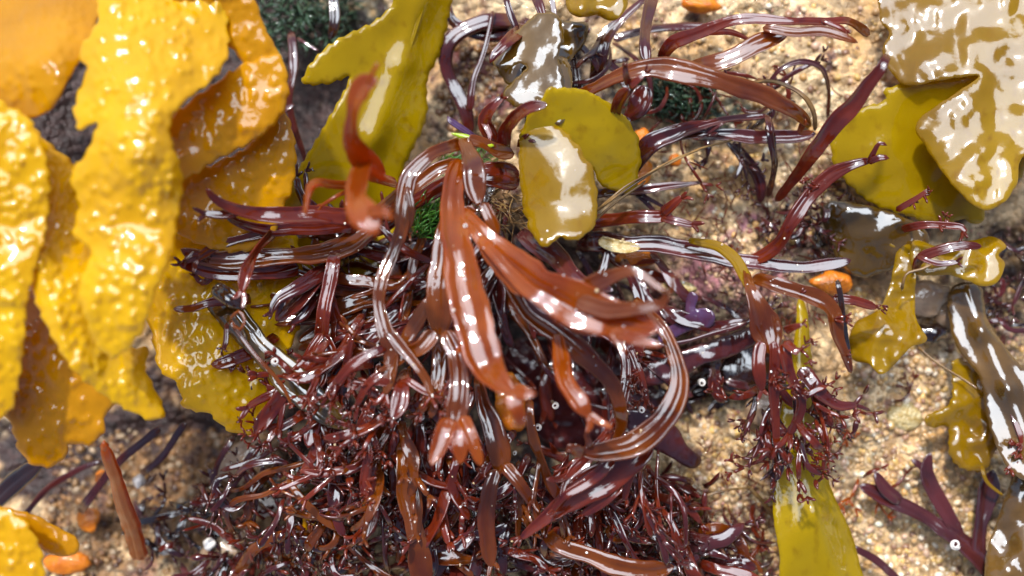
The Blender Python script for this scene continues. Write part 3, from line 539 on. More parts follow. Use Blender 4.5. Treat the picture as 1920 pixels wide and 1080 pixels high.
F('orange_frond', 'long glossy orange brown frond in the middle foreground ending in a pink two-horned tip', 'orange', [
 ('stem', '866 300 36 2.6; 850 350 50 2.8; 848 410 52 3.1; 862 480 58 3.5; 876 550 72 3.7; 892 620 82 3.9; 912 680 72 4.1; 935 715 50 4.4; 962 738 56 4.6', {'t': .12, 'relief': 1.9, 'M_': 28, 'thin': .86}),
 ('branch', '868 330 26 2.7; 846 400 30 2.9; 842 470 32 3.3; 850 540 36 3.6; 862 600 34 3.8; 868 650 22 3.8', {'relief': 1.4}),
 ('fork', '960 735 38 4.9; 985 738 30 5; 1006 738 24 5', {'t': .4}), ('fork', '955 735 40 4.9; 970 765 32 4.9; 985 798 24 4.8', {'t': .4})], G1, roll=.12)
F('brown_frond', 'brown frond beside the glossy orange one, splitting over the shaded hollow into three', 'brown', [
 ('stem', '850 385 44 2.7; 832 450 48 2.9; 826 510 58 3; 826 570 66 3.1; 822 630 70 3.1', {'t': .2}),
 ('branch', '815 620 44 3.1; 790 650 44 3.1; 760 665 36 3; 735 690 22 3'),
 ('branch', '835 620 44 3.2; 855 665 40 3.3; 862 715 44 3.5; 858 770 54 3.7; 850 800 60 3.8'),
 ('lobe', '845 785 44 3.8; 828 825 40 3.9; 808 872 26 4', {'mat': 'orange', 't': .3}), ('lobe', '856 790 40 3.8; 862 830 38 3.9; 862 872 26 3.9', {'mat': 'orange', 't': .3}), ('lobe', '866 780 36 3.8; 886 830 34 3.9; 902 872 22 3.9', {'mat': 'orange', 't': .3}),
 ('branch', '810 560 30 3; 780 610 40 2.9; 755 650 34 2.9')], G1, roll=.15)
F('orange_frond', 'broad pale pleated frond sweeping from the centre to lower right, blurred at its tip', 'orange', [
 ('stem', '858 392 22 3; 890 425 40 3.2; 930 468 62 3.4; 985 520 92 3.7; 1050 560 104 3.9; 1120 590 96 4.0; 1185 608 76 4.2; 1235 622 40 4.4', {'t': .10, 'relief': 2.1, 'M_': 30, 'thin': .86}),
 ('branch', '960 490 40 3.4; 1010 525 46 3.6; 1070 548 46 3.8; 1130 525 38 4; 1190 510 26 4.2; 1232 535 16 4.3; 1256 548 12 4.3; 1262 522 9 4.4', {'tip': (14, 1), 'mat': 'brown'}),
 ('branch', '1080 565 40 4; 1140 582 44 4.2; 1200 578 30 4.4; 1240 570 18 4.5; 1250 545 12 4.6', {'mat': 'brown'}),
 ('branch', '900 445 22 3.5; 950 505 30 3.8; 1010 562 34 4.1; 1080 600 34 4.3; 1150 625 28 4.5', {'relief': 1.4}),
 ('tip', '1150 620 36 4.5; 1200 640 26 4.7; 1240 648 14 4.8')], G1, roll=.15)
F('orange_frond', 'narrow amber frond curving down right below the broad pleated one to the hooked tangle', 'brown', [
 ('stem', '910 450 30 2.8; 950 520 40 3; 985 575 42 3.1; 1040 620 42 3.2; 1095 665 46 3.2; 1140 710 44 3.1; 1162 760 34 2.9; 1164 800 24 2.6; 1150 830 16 2.4', {'t': .25}),
 ('branch', '1045 625 24 3.3; 1052 670 34 3.5; 1062 715 40 3.7; 1090 755 48 3.9; 1108 782 30 3.9', {'mat': 'orange', 't': .3})], G1, roll=.2)
F('brown_frond', 'brown frond making a wide C-shaped loop at the right of the tuft', 'brown', [
 ('stem', '1190 560 22 2.3; 1226 595 32 2.7; 1256 640 36 2.9; 1274 695 40 3; 1270 745 48 3.1; 1240 795 56 3.1; 1190 832 62 3.1; 1135 848 52 3.2; 1090 848 36 3.3', {'t': .2, 'mat': 'brown', 'relief': 2.4, 'cup': .2, 'thin': .7, 'M_': 26}),
 ('curled_tip', '1095 850 30 3.3; 1068 842 24 3.4; 1060 850 14 3.4', {'tip': (18, 1)}), ('curled_tip', '1110 842 18 3.2; 1100 815 16 3.3; 1105 795 12 3.3')], G1, roll=.2)
F('red_frond', 'red pleated bundle running down left from the foot of the C-shaped loop', 'red', [
 ('stem', '1220 825 60 2.9; 1160 875 80 2.7; 1100 915 70 2.6; 1050 950 44 2.5; 1010 982 26 2.4; 975 1010 18 2.3', {'relief': 1.0, 'tip': (18, 2)}),
 ('branch', '1150 860 30 2.9; 1100 905 30 2.8; 1060 930 20 2.8; 1035 960 12 2.7'), ('branch', '1165 905 30 2.6; 1120 945 26 2.5; 1090 965 18 2.4', {'tip': (14, 1)}),
 ('branch', '1160 765 26 2.2; 1140 810 26 2.3; 1100 860 30 2.5; 1060 900 26 2.6'), ('branch', '1190 860 40 2.6; 1180 900 24 2.4; 1170 940 16 2.3')], G1, roll=.3)
F('red_frond', 'beaded red frond twisting down between the amber frond and the C-shaped loop', 'red', [
 ('stem', '1150 610 24 1.8; 1170 660 26 2; 1172 710 26 2.2; 1165 760 26 2.3; 1172 800 18 2.3', {'side': 10}), ('branch', '1175 640 16 2; 1200 700 22 2.1; 1215 760 14 2.1', {'side': 5})], G1, roll=.4)
F('brown_frond', 'grey shining forked frond hanging below the three-lobed one near the bottom', 'brown', [
 ('stem', '895 705 20 1.8; 905 760 40 2; 925 800 50 2.1; 938 850 50 2.2; 935 890 40 2.2', {'t': .25}),
 ('branch', '930 880 36 2.2; 918 930 36 2.2; 912 980 36 2.2; 918 1040 32 2.2; 925 1062 18 2.2'), ('branch', '945 870 34 2.2; 975 910 30 2.2; 1000 950 24 2.1; 1010 985 18 2.1'),
 ('branch', '905 775 22 2; 915 820 20 2; 918 860 20 2')], G1, roll=.2)
F('brown_frond', 'olive brown strap curving along the bottom edge right of the middle', 'brown', [
 ('stem', '1018 985 24 1.7; 1045 1020 44 1.9; 1100 1040 40 2; 1160 1062 44 2.1; 1220 1068 46 2.1; 1265 1062 30 2', {'t': .25}), ('edge', '1030 1038 8 1.8; 1080 1046 7 1.9; 1130 1066 7 2')], G1, roll=.2)
F('brown_frond', 'pale striped strap running off the bottom edge left of the middle', 'brown', [
 ('stem', '758 820 34 1.9; 760 880 40 2; 762 930 50 2; 775 975 44 2; 785 1030 46 2; 795 1110 60 2', {'relief': .9}), ('branch', '775 880 16 2; 785 950 20 2.1; 780 1010 16 2.1')], G1, roll=.25)
F('red_frond', 'dark red ribbon ending in a small two-toed foot beside the pale striped strap', 'maroon', [
 ('stem', '800 790 30 1.5; 805 850 40 1.6; 815 900 40 1.7; 812 945 30 1.7'), ('toe', '815 930 18 1.7; 826 955 12 1.7; 830 970 8 1.7'), ('toe', '812 935 14 1.7; 800 962 8 1.7')], G1)
F('brown_frond', 'slim brown ribbon bent like a hook under the three-lobed frond', 'brown', [('stem', '835 850 14 1.5; 855 890 20 1.6; 860 930 24 1.6; 845 975 24 1.5; 815 1015 24 1.4; 790 1040 16 1.3')], G1)
F('red_frond', 'red frond with frilled tips standing over the slanting dark stem', 'red', [
 ('stem', '700 680 24 2.2; 660 690 26 2.4; 630 720 28 2.6; 610 745 26 2.7', {'tip': (24, 3)}), ('branch', '650 690 20 2.4; 655 650 18 2.5; 660 635 14 2.6', {'tip': (20, 2)}), ('branch', '640 715 20 2.5; 690 730 24 2.6; 715 745 16 2.7', {'tip': (20, 3)})], G1)
F('red_frond', 'red frond with knobbly forks hanging below the end of the slanting dark stem', 'red', [
 ('stem', '700 740 22 2.1; 685 785 26 2.3; 670 810 26 2.4', {'tip': (22, 2)}), ('branch', '688 780 22 2.3; 700 820 20 2.4; 712 850 14 2.4', {'tip': (18, 2)}), ('branch', '675 800 22 2.3; 690 850 26 2.4; 685 900 26 2.4; 685 935 14 2.4', {'tip': (16, 2), 'side': 6})], G1)
F('red_frond', 'slim red frond hanging with a bulbous foot left of the knobbly forks', 'red', [('stem', '610 790 24 1.7; 606 830 22 1.9; 602 870 18 2; 592 895 14 2'), ('branch', '604 850 14 2; 618 860 12 2.1; 612 880 10 2.1', {'side': 4})], G1)
F('red_frond', 'curly red frond tips at the far left end below the rounded yellow blade', 'red', [
 ('stem', '580 770 20 1.6; 530 800 22 1.8; 495 800 18 2', {'tip': (24, 3)}), ('branch', '520 800 16 1.9; 500 830 14 2', {'tip': (22, 2)}), ('branch', '560 760 18 1.7; 520 740 22 1.9; 500 720 16 2', {'tip': (22, 3)})], G1)
F('red_frond', 'deep red soft frond behind the curly tips at the left end', 'purple', [('stem', '580 720 40 1.2; 530 720 50 1.4; 490 735 40 1.5', {'tip': (20, 2)})], G1)
F('pink_frond', 'pink red frond with frothy curled tips at the front, left of the brown fork', 'red', [
 ('stem', '760 690 20 2.8; 752 730 34 3; 745 765 34 3.1; 735 785 22 3.2', {'tip': (18, 2)}), ('branch', '745 720 20 3; 710 715 22 3; 690 720 16 3', {'tip': (22, 3)}), ('branch', '760 710 16 3; 790 730 18 3; 820 740 14 3', {'tip': (22, 2)})], G1)
# upper right
F('brown_frond', 'long glossy red brown frond arching right over the sand, widest of the upper ones', 'brown', [
 ('stem', '1050 190 20 1.4; 1110 168 26 1.9; 1170 140 42 2.2 .1; 1235 128 54 2.4 -.1; 1310 140 56 2.5; 1380 162 50 2.4; 1440 185 44 2.2; 1490 210 36 2; 1520 238 26 1.7', {'t': .25}),
 ('red_end', '1510 222 18 1.8; 1500 250 14 1.5; 1525 250 12 1.4', {'mat': 'orange'})], G1, roll=.12)
F('red_frond', 'little pink Y-shaped frond standing where the long arch begins', 'red', [
 ('stem', '1150 230 24 1.8; 1162 190 28 2.3; 1178 165 34 2.7'), ('branch', '1178 160 22 2.7; 1172 138 16 2.9; 1172 120 12 3'), ('branch', '1180 165 20 2.7; 1200 145 16 2.8; 1215 132 10 2.8'), ('branch', '1210 160 50 1.4; 1195 200 46 1.4; 1170 225 30 1.3', {'mat': 'maroon'})], G1, roll=.15)
F('red_frond', 'slender red brown frond along the top right, running level to a split end', 'red', [
 ('stem', '1238 112 22 1.4; 1265 80 34 1.6; 1320 60 32 1.8; 1380 36 30 2; 1440 38 26 2.1; 1500 42 22 2.1; 1545 42 20 2; 1590 40 20 1.8; 1630 65 24 1.2'),
 ('branch', '1540 38 12 2.1; 1575 50 14 2.1; 1590 62 9 2.1'), ('branch', '1320 60 16 1.3; 1370 62 14 1.2; 1408 75 8 1.1')], G1, roll=.25)
F('red_frond', 'rough red frond under the slender one, turning into a pale narrow blade at its end', 'brown', [
 ('stem', '1290 125 24 1.8; 1340 118 40 2; 1390 100 44 2.1; 1430 78 44 2.1; 1480 60 28 2.1', {'relief': 1.2}), ('blade_end', '1430 52 14 2.2; 1490 62 24 2.3; 1545 60 26 2.3; 1585 72 18 2.3; 1608 80 8 2.3')], G1, roll=.2)
F('purple_frond', 'straight purple red frond leaning right across the edge of the big kelp blade', 'red', [
 ('stem', '1665 103 16 2.9; 1640 140 28 2.8; 1600 195 38 2.5; 1560 240 42 2.2; 1515 300 36 1.7; 1475 350 26 1.1; 1455 378 16 .7', {'t': .3})], G1, roll=.1)
F('maroon_frond', 'dark red stem coming down from the top edge to the long arch', 'maroon', [('stem', '1225 -20 34 1.2; 1212 40 30 1.6; 1208 85 26 2; 1212 118 38 2.2', {'t': .4}), ('branch', '1212 112 26 2.1; 1235 122 18 2.2')], G1)
F('maroon_frond', 'dark striped frond slanting up right from behind the yellow lobe', 'maroon', [
 ('stem', '1180 320 44 1; 1220 270 46 1.3; 1270 248 38 1.3; 1320 236 26 1.2; 1370 225 22 1.1; 1440 218 16 1'), ('branch', '1260 262 16 1.2; 1330 250 22 1.1')], G1, roll=.3)
F('purple_frond', 'flat strap reflecting blue grey sky below the long arch', 'purple', [('stem', '1300 255 20 .8; 1360 255 34 .9; 1430 258 36 .9; 1490 258 30 .9; 1530 250 16 .9', {'t': .18}), ('stalk', '1370 270 26 .3; 1420 330 28 .1; 1425 380 20 -.1', {'mat': 'maroon'})], G1, roll=.1)
F('maroon_frond', 'short upright dark red stem crossing the blue grey strap', 'maroon', [('stem', '1438 215 16 1.2; 1446 260 20 1.3; 1450 310 20 1; 1440 370 18 .4', {'t': .5})], G1)
F('arched_frond', 'thin olive brown stem bent into an arch under the long glossy frond', 'fibre', [('stem', '1400 158 8 1; 1450 152 10 1.3; 1500 175 12 1.4; 1525 210 12 1.3; 1530 245 10 1', {'t': .7})], G1)
F('arched_frond', 'thin greyish violet stem looping over the sand at the upper right', 'purple', [('stem', '1430 180 12 .5; 1455 135 12 .8; 1500 118 16 .8; 1540 128 14 .7; 1552 170 10 .4; 1550 220 10 .1', {'t': .6})], G1)
F('red_frond', 'red brown frond bending up right to a little antler tip over the olive blade', 'red', [
 ('stem', '1380 495 22 .8; 1430 480 30 1; 1462 455 30 1.2; 1485 415 34 1.4; 1515 370 36 1.5; 1555 330 34 1.6; 1600 308 26 1.8; 1635 300 20 1.9', {'side': 3}),
 ('curled_tip', '1630 302 14 1.9; 1640 282 10 2; 1650 268 9 2.1; 1664 272 8 2.1'), ('curled_tip', '1625 305 16 1.9; 1650 296 14 2; 1666 298 10 2')], G1, roll=.2)
F('brown_frond', 'long brown frond lying level right of the white lobe, crusted near its left end', 'brown', [
 ('stem', '1080 455 40 .7; 1150 455 46 .9; 1220 458 46 1; 1290 468 44 1; 1370 485 42 1; 1440 497 32 1; 1510 500 30 1; 1560 496 28 1; 1596 488 16 1', {'mat': 'maroon', 'relief': 1.1}),
 ('side_blade', '1290 450 16 1.2; 1340 458 22 1.4; 1375 485 26 1.7; 1395 520 28 2; 1408 550 26 2.3', {'mat': 'kelp'}), ('sandy_crust', '1122 450 24 1.0; 1150 460 34 1.05; 1200 464 24 1.05', {'mat': 'crust', 't': .35, 'relief': 3})], G1, roll=.15)
F('red_frond', 'glossy dark red Y-shaped frond above the long brown one', 'maroon', [
 ('stem', '1080 418 20 .8; 1130 414 30 1.1; 1180 409 32 1.3; 1235 405 32 1.5; 1260 402 26 1.6', {'mat': 'red', 't': .3}), ('branch', '1240 402 24 1.5; 1262 385 20 1.6; 1284 368 15 1.7', {'mat': 'red', 't': .4}), ('branch', '1240 408 24 1.5; 1272 416 24 1.6; 1304 422 18 1.6', {'mat': 'red', 't': .4})], G1, roll=.1)
F('maroon_frond', 'small dark finger with a fork just right of the yellow lobe', 'maroon', [('stem', '1110 365 22 .7; 1190 355 24 .8; 1250 350 18 .9; 1315 343 10 .9', {'t': .4}), ('branch', '1190 362 14 .7; 1215 385 12 .6; 1238 410 8 .5'), ('branch', '1195 360 12 .7; 1225 378 10 .6; 1250 395 8 .5')], G1)
F('fibre_strand', 'thin wiry brown strands lying together right of the white lobe', 'fibre', [('strand', '1090 420 7 1.6; 1150 372 7 1.7; 1230 320 6 1.6; 1300 285 6 1.4; 1375 262 5 1.2', {'t': .7}), ('strand', '1095 408 5 1.7; 1160 360 5 1.8; 1240 310 5 1.6; 1310 278 4 1.4', {'t': .7}), ('strand', '1080 445 6 1.5; 1140 392 6 1.6; 1210 340 5 1.6', {'t': .7})], G1)
F('brown_frond', 'brown fan-shaped frond hanging right of the violet blade with frothy red lower tips', 'brown', [
 ('stem', '1398 505 18 2; 1408 545 32 2.3; 1424 590 60 2.4; 1440 630 96 2.5; 1448 665 90 2.6', {'t': .14, 'relief': 1.2}),
 ('branch', '1428 640 34 2.5; 1424 690 34 2.5; 1430 735 16 2.4', {'mat': 'red'}), ('branch', '1450 640 26 2.5; 1450 700 22 2.4; 1452 770 20 2.2; 1458 840 16 2', {'mat': 'red', 'tip': (30, 2), 'side': 3}),
 ('branch', '1470 640 28 2.5; 1492 660 24 2.6; 1505 655 16 2.6', {'mat': 'red', 'tip': (20, 2)}), ('branch', '1465 645 24 2.5; 1480 700 28 2.4; 1500 760 24 2.2; 1480 815 18 2', {'mat': 'red', 'tip': (32, 2), 'side': 4}),
 ('branch', '1470 620 22 2.6; 1490 612 18 2.8; 1508 606 12 2.9', {'mat': 'red', 'tip': (12, 1)})], G1, roll=.25)
F('brown_frond', 'glossy brown frond bending down right beside the small yellow lobe', 'brown', [
 ('stem', '1412 520 22 2; 1460 538 38 2.2; 1520 555 42 2.3; 1558 580 36 2.3; 1570 630 30 2.2; 1585 670 24 2.1; 1595 700 14 2', {'side': 4, 'tmat': 'red'}), ('branch', '1560 560 24 2; 1600 565 28 2; 1645 575 22 1.9', {'mat': 'red', 'tip': (14, 2)})], G1, roll=.2)
F('red_frond', 'frothy dark red branch lying right of the kelp strap on the sand', 'maroon', [
 ('stem', '1500 690 50 1.6; 1535 735 46 1.5; 1570 760 30 1.4; 1605 760 20 1.3', {'tip': (34, 2), 'side': 5, 'mat': 'maroon'}), ('branch', '1525 720 30 1.5; 1540 770 26 1.3; 1560 800 16 1.2', {'mat': 'red', 'tip': (16, 2)})], G1, roll=.3)
F('dark_twig', 'thin blackish twig standing beside the glossy bent brown frond', 'dark', [('stem', '1570 525 12 2.4; 1578 580 14 2.2; 1588 640 14 1.9; 1594 700 10 1.6', {'t': .8})], None, cat='twig')
F('red_frond', 'pale pink branching frond lying over the kelp at the right edge of the big blades', 'red', [
 ('stem', '1715 510 18 1.2; 1730 480 26 1.4; 1790 462 24 1.6; 1840 462 16 1.6'), ('branch', '1690 430 18 1.2; 1740 420 22 1.5; 1800 425 18 1.6; 1806 440 12 1.6', {'side': 3}), ('branch', '1720 480 16 1.4; 1760 495 16 1.5; 1800 492 12 1.6'), ('branch', '1680 395 14 1.2; 1720 372 14 1.4; 1745 355 10 1.5', {'side': 2})], G1, roll=.3)
F('red_frond', 'slim pink red frond dangling beside the torn yellow kelp at the right edge', 'red', [('stem', '1890 760 14 1; 1912 810 16 1.2; 1918 850 16 1.2; 1885 882 10 1.2', {'side': 4})], None)
# top centre
F('red_frond', 'small red frond with a pale edge left of the folded white kelp at the top', 'red', [('stem', '985 50 26 1.2; 955 72 28 1.9; 930 100 24 2; 920 118 12 2')], G1, roll=.1)
F('red_frond', 'curled shining red frond pair at the head of the tuft, left of the amber kelp', 'red', [
 ('stem', '945 285 40 1.6; 952 240 34 2.4; 985 205 30 2.9; 1026 198 24 3'), ('branch', '935 275 26 1.7; 910 230 38 2; 925 200 26 2.2; 945 180 12 2.2'), ('branch', '905 225 18 2; 918 255 12 2; 915 270 7 2'), ('branch', '970 275 30 2; 985 262 20 2.2')], G1, roll=.2)
F('violet_frond', 'small violet blue leafy tip left of the curled red pair', 'violet', [('stem', '900 265 18 1.6; 870 245 20 1.8; 842 225 16 1.9; 838 218 8 1.9')], G1)
F('maroon_frond', 'pair of dark stems coming down from the top edge above the folded kelp', 'maroon', [('stem', '945 -20 18 1.2; 958 30 18 1.3; 972 60 14 1.3'), ('stem', '1000 -20 26 1; 1012 20 24 1.1; 1022 50 14 1.2'), ('stem', '1032 -20 14 .9; 1042 35 12 1)'.replace(')', ''))], G1)
F('brown_frond', 'dull red brown strap slanting from the top edge right of the small amber lobe', 'maroon', [('stem', '1230 -20 18 .7; 1175 30 20 .8; 1135 70 34 .8; 1120 120 40 .7; 1110 170 30 .5', {'t': .25}), ('branch', '1150 75 30 .4; 1230 55 26 .3; 1330 50 18 .2')], G1)
F('brown_frond', 'horizontal brown red strap under the pale forked frond at the top of the tuft', 'brown', [('stem', '975 335 60 1.3; 900 330 60 1.4; 830 350 50 1.4; 760 390 44 1.2; 700 440 30 .9', {'mat': 'red'}), ('branch', '870 310 34 1.7; 820 320 36 1.8; 770 360 28 1.7; 720 400 22 1.5')], G1)
F('maroon_frond', 'wide maroon strap under the white lobe pointing down right to the pleated frond', 'purple', [('stem', '980 430 50 1.6; 1040 480 56 2; 1090 530 40 2.4; 1150 545 24 2.8')], G1)
F('purple_frond', 'forked purple strap on the lower right sand with a tube worm on its stalk', 'purple', [
 ('stem', '1900 1130 60 .2; 1850 1060 52 .2; 1800 1015 40 .2; 1740 975 36 .2; 1680 940 36 .2; 1610 912 26 .2', {'t': .2}), ('fork', '1690 940 26 .25; 1660 915 24 .3; 1640 885 20 .3', {'t': .2}),
 ('fork', '1800 1015 30 .2; 1775 965 34 .2; 1745 910 34 .2; 1735 880 30 .2; 1742 848 16 .2', {'t': .2}), ('fork', '1740 885 20 .2; 1720 868 16 .2; 1708 860 10 .2', {'t': .2}),
 ('fork', '1835 1050 34 .2; 1838 980 36 .2; 1850 920 44 .2; 1862 880 34 .2', {'t': .2})], None, roll=.1, cat='seaweed')
F('purple_frond', 'thin purple strand crossing the sand below the forked purple strap', 'purple', [('stem', '1590 1020 14 .2; 1640 1050 18 .2; 1700 1100 18 .2')], None)
F('orange_stalk', 'upright rusty orange stalk with a blunt broken top standing in the lower left', 'brown', [('stalk', '262 1045 42 .2; 248 990 42 .8; 228 930 38 1.6; 210 880 30 2.3; 196 832 24 2.9', {'t': .8, 'cup': 0, 'mat': 'orange'}), ('top', '198 845 28 2.9; 194 826 24 3', {'mat': 'orange', 't': .9})], None, cat='stalk', roll=.1)
GS = 'dark stems in the shaded hollows'
for k, (lb, mt, st) in enumerate([
 ('lavender grey stem bent through the dark gap between wrack and olive kelp', 'purple', '545 60 22 .2; 552 130 26 .3; 540 190 20 .3; 552 250 16 .2; 575 310 14 0; 580 360 20 -.2'),
 ('short lavender leaf tip crossing the bent stem in the dark gap', 'purple', '500 230 12 .6; 525 212 16 .7; 552 196 10 .7'),
 ('white shining strap at the top edge above the olive blade', 'dark', '625 -30 26 .2; 628 40 26 .3; 620 75 20 .2'),
 ('thin dark line from the bent stem to the olive blade tip', 'purple', '556 70 8 .4; 600 95 7 .5'),
 ('dark maroon loop of frond left of the folded kelp at the top', 'maroon', '960 40 40 .3; 900 45 40 .4; 845 75 34 .4; 838 130 34 .3; 870 200 34 .2; 885 250 30 .1'),
 ('dark maroon frond crossing behind the loop at the top', 'maroon', '970 60 34 .1; 905 62 36 .2; 850 40 26 .2; 835 -10 22 .2'),
 ('narrow dark stem behind the curled red pair', 'maroon', '925 20 12 .5; 908 90 12 .6; 888 150 14 .6; 880 210 20 .5'),
 ('purple brown stem curving on the brown rock under the rounded yellow blade', 'purple', '440 815 14 .3; 408 870 16 .3; 398 920 16 .2; 405 965 18 .1'),
 ('pale violet straight strand right of the curving purple brown stem', 'purple', '490 830 18 .5; 455 880 20 .5; 425 925 18 .4; 410 960 14 .3'),
 ('black stem with a white streak at the lower left edge', 'dark', '-30 960 40 .4; 30 905 44 .6; 78 868 34 .8'),
 ('dark stem crossing the brown rock left of the rusty stalk', 'maroon', '150 960 24 -.4; 190 905 24 -.2; 240 850 20 0; 300 800 22 .2'),
 ('thin dark stem running from the rock to the amber blade at lower left', 'maroon', '40 975 16 -.3; 80 925 16 -.2; 140 885 14 0; 190 865 12 0'),
 ('dark stem with grey shine right of the rusty stalk', 'purple', '265 890 18 -.2; 310 850 20 0; 350 790 22 .2'),
 ('curved mauve stem sweeping under the grey black blade', 'brown', '445 1080 30 .6; 475 1030 26 .9; 530 1005 22 1.1; 590 1000 18 1.2; 640 970 14 1.3; 660 930 12 1.3; 650 900 10 1.2'),
 ('brown hoop-shaped stem at the lower left of the tangle', 'brown', '440 1005 16 .8; 425 970 14 1; 440 940 14 1.2; 490 930 12 1.3; 540 905 12 1.3; 600 885 10 1.2'),
 ('thin brown edge stem above the hoop-shaped one', 'brown', '430 920 10 .9; 460 915 12 1; 500 885 12 1.2; 560 870 12 1.3; 640 850 10 1.2'),
 ('upright weathered brown stake of seaweed stem at the lower right of the tangle', 'film', '1305 935 30 .4; 1310 1000 28 .2; 1315 1060 28 .1'),
 ('thin brown straw lying on the sand up to the kelp strap', 'fibre', '1300 938 6 .5; 1350 922 6 .5; 1410 912 5 .4'),
 ('dark brown straw slanting at the bottom left of the kelp strap', 'fibre', '1400 910 10 .2; 1430 940 12 .2; 1460 985 10 .2'),
 ('hair-thin brown straw crossing the sand to the torn yellow kelp', 'fibre', '1720 650 6 .4; 1770 690 5 .5; 1830 730 5 .8'),
 ('thin branching brown straw over the kelp at the right', 'fibre', '1690 545 8 1.5; 1700 515 7 1.6; 1730 505 7 1.6; 1750 495 6 1.6'),
 ('slender branch tip of yellow kelp hanging below the torn piece', 'kelp', '1840 870 12 .6; 1850 900 10 .6; 1880 930 6 .6'),
 ('white wiry root threads on the grey black blade', 'dark', '655 905 6 1.2; 640 880 7 1.3; 628 890 7 1.3; 632 930 6 1.2'),
]):
    p_ = parse(st); mb = MB(); ribbon(mb, p_, t=.5, cup=.03, roll=.2, cap=(1, 1)); o = mb.build('thin_frond', M[mt]); tag(o, lb, 'stem', GS)
# ---------------------------------------------------------------- the crowd of lesser fronds under and around them
crowd = []
def filler(box, ang, dang, ln, wd, z, mats, n, name, label, group, tipch=.5, parts=True, seed=1, fork=.75, nf=1, curv=.9, **kw):
    rg = random.Random(seed)
    for i in range(n):
        x, y = rg.uniform(box[0], box[2]), rg.uniform(box[1], box[3]); a = R(rg.gauss(ang, dang)); Ln = rg.uniform(*ln); W = rg.uniform(*wd); zz = rg.uniform(*z); cv = rg.gauss(0, curv)
        K = 6; pts = []; cx, cy, ca = x, y, a; dz = rg.uniform(-.3, .5)
        for k in range(K + 1):
            pts.append([cx, cy, zz + dz * math.sin(k / K * 2.4), W * (.75 + .35 * math.sin(k / K * 3)), rg.uniform(-.5, .5)]); cx += math.cos(ca) * Ln / K; cy += math.sin(ca) * Ln / K; ca += cv / K + rg.gauss(0, .12)
        root = empty(name, P(x, y, zz)); tag(root, None, 'seaweed', group); cn = rg.choice(mats); mt = M[cn]; form = 'plain'; crowd.append([root, x + math.cos(a) * Ln / 2, y + math.sin(a) * Ln / 2, 'long' if Ln > (ln[0] + ln[1]) / 2 else 'short', cn, form]); me_ = crowd[-1]
        mb = MB(); ribbon(mb, pts, M_=10, roll=.6, **kw); st = mb.build('stem', mt, root)
        if rg.random() < tipch: me_[5] = 'curl-tipped'; mb = MB(); antler(mb, pts[-1][0], pts[-1][1], pts[-1][2], ca, rg.uniform(14, 24), max(9, W * .6), rg, rg.choice((1, 2, 2)), 6); mb.build('curled_tip', mt, st)
        if rg.random() < fork:
            me_[5] = 'forked' if me_[5] == 'plain' else 'forked curl-tipped'
            for _f in range(nf):
                j = rg.randrange(2, K) if nf > 1 else rg.randrange(2, K - 1); b = pts[j]; a2 = math.atan2(pts[j + 1][1] - b[1], pts[j + 1][0] - b[0]) + rg.choice((-1, 1)) * rg.uniform(.35, .7); q = [[b[0], b[1], b[2], W * .6, 0]]
                for k in range(1, 4): q.append([b[0] + math.cos(a2) * k * Ln * .13, b[1] + math.sin(a2) * k * Ln * .13, b[2] + .1 * k * rg.uniform(-.5, 1), W * .5, rg.uniform(-.4, .4)])
                mb = MB(); ribbon(mb, q, M_=10, roll=.4)
                if nf > 1:
                    e_ = q[-1]
                    for sg_ in (-1, 1):
                        a3 = a2 + sg_ * rg.uniform(.3, .6); l3 = rg.uniform(14, 26); bx, by = e_[0] - 6 * math.cos(a2), e_[1] - 6 * math.sin(a2); a4 = a3 + rg.uniform(-.8, .8)
                        ribbon(mb, [[bx, by, e_[2], W * .34, 0], [bx + math.cos(a3) * l3 * .5, by + math.sin(a3) * l3 * .5, e_[2] + .04, W * .36, .2], [bx + math.cos(a3) * l3 * .5 + math.cos(a4) * l3 * .6, by + math.sin(a3) * l3 * .5 + math.sin(a4) * l3 * .6, e_[2] + .1, W * .3, .4]], wob=.4, sink=.02, step=4, t=.3, M_=10, capl=1.4)
                mb.build('branch', mt, root)
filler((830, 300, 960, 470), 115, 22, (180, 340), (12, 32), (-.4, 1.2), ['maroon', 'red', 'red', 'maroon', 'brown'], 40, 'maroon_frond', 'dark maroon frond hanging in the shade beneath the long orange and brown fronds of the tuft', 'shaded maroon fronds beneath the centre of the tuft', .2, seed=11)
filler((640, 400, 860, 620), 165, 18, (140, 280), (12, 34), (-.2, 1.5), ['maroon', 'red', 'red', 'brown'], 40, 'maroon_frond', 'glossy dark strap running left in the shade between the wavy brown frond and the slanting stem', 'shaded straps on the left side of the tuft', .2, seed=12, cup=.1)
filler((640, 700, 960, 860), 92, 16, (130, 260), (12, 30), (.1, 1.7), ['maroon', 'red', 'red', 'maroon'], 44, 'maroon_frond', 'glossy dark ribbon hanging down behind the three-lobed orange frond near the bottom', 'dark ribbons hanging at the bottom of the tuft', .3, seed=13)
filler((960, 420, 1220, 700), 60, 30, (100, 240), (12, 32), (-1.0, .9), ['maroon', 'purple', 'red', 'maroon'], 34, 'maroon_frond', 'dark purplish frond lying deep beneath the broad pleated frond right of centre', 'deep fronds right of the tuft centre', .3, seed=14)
filler((1060, 840, 1240, 960), 95, 35, (80, 180), (10, 24), (.0, 1.8), ['red', 'maroon', 'red', 'red'], 44, 'maroon_frond', 'dark red knobbly frond hanging below the pleated bundle at lower right of the tuft', 'knobbly fronds below the C-shaped loop', .7, seed=15)
filler((400, 870, 760, 1090), 20, 60, (60, 150), (12, 30), (.0, 1.2), ['red', 'maroon', 'maroon', 'brown'], 48, 'thin_frond', 'thin curled dark red frond in the tangle along the bottom left edge', 'thin fronds tangled at bottom left', .9, seed=16, curv=2.0)
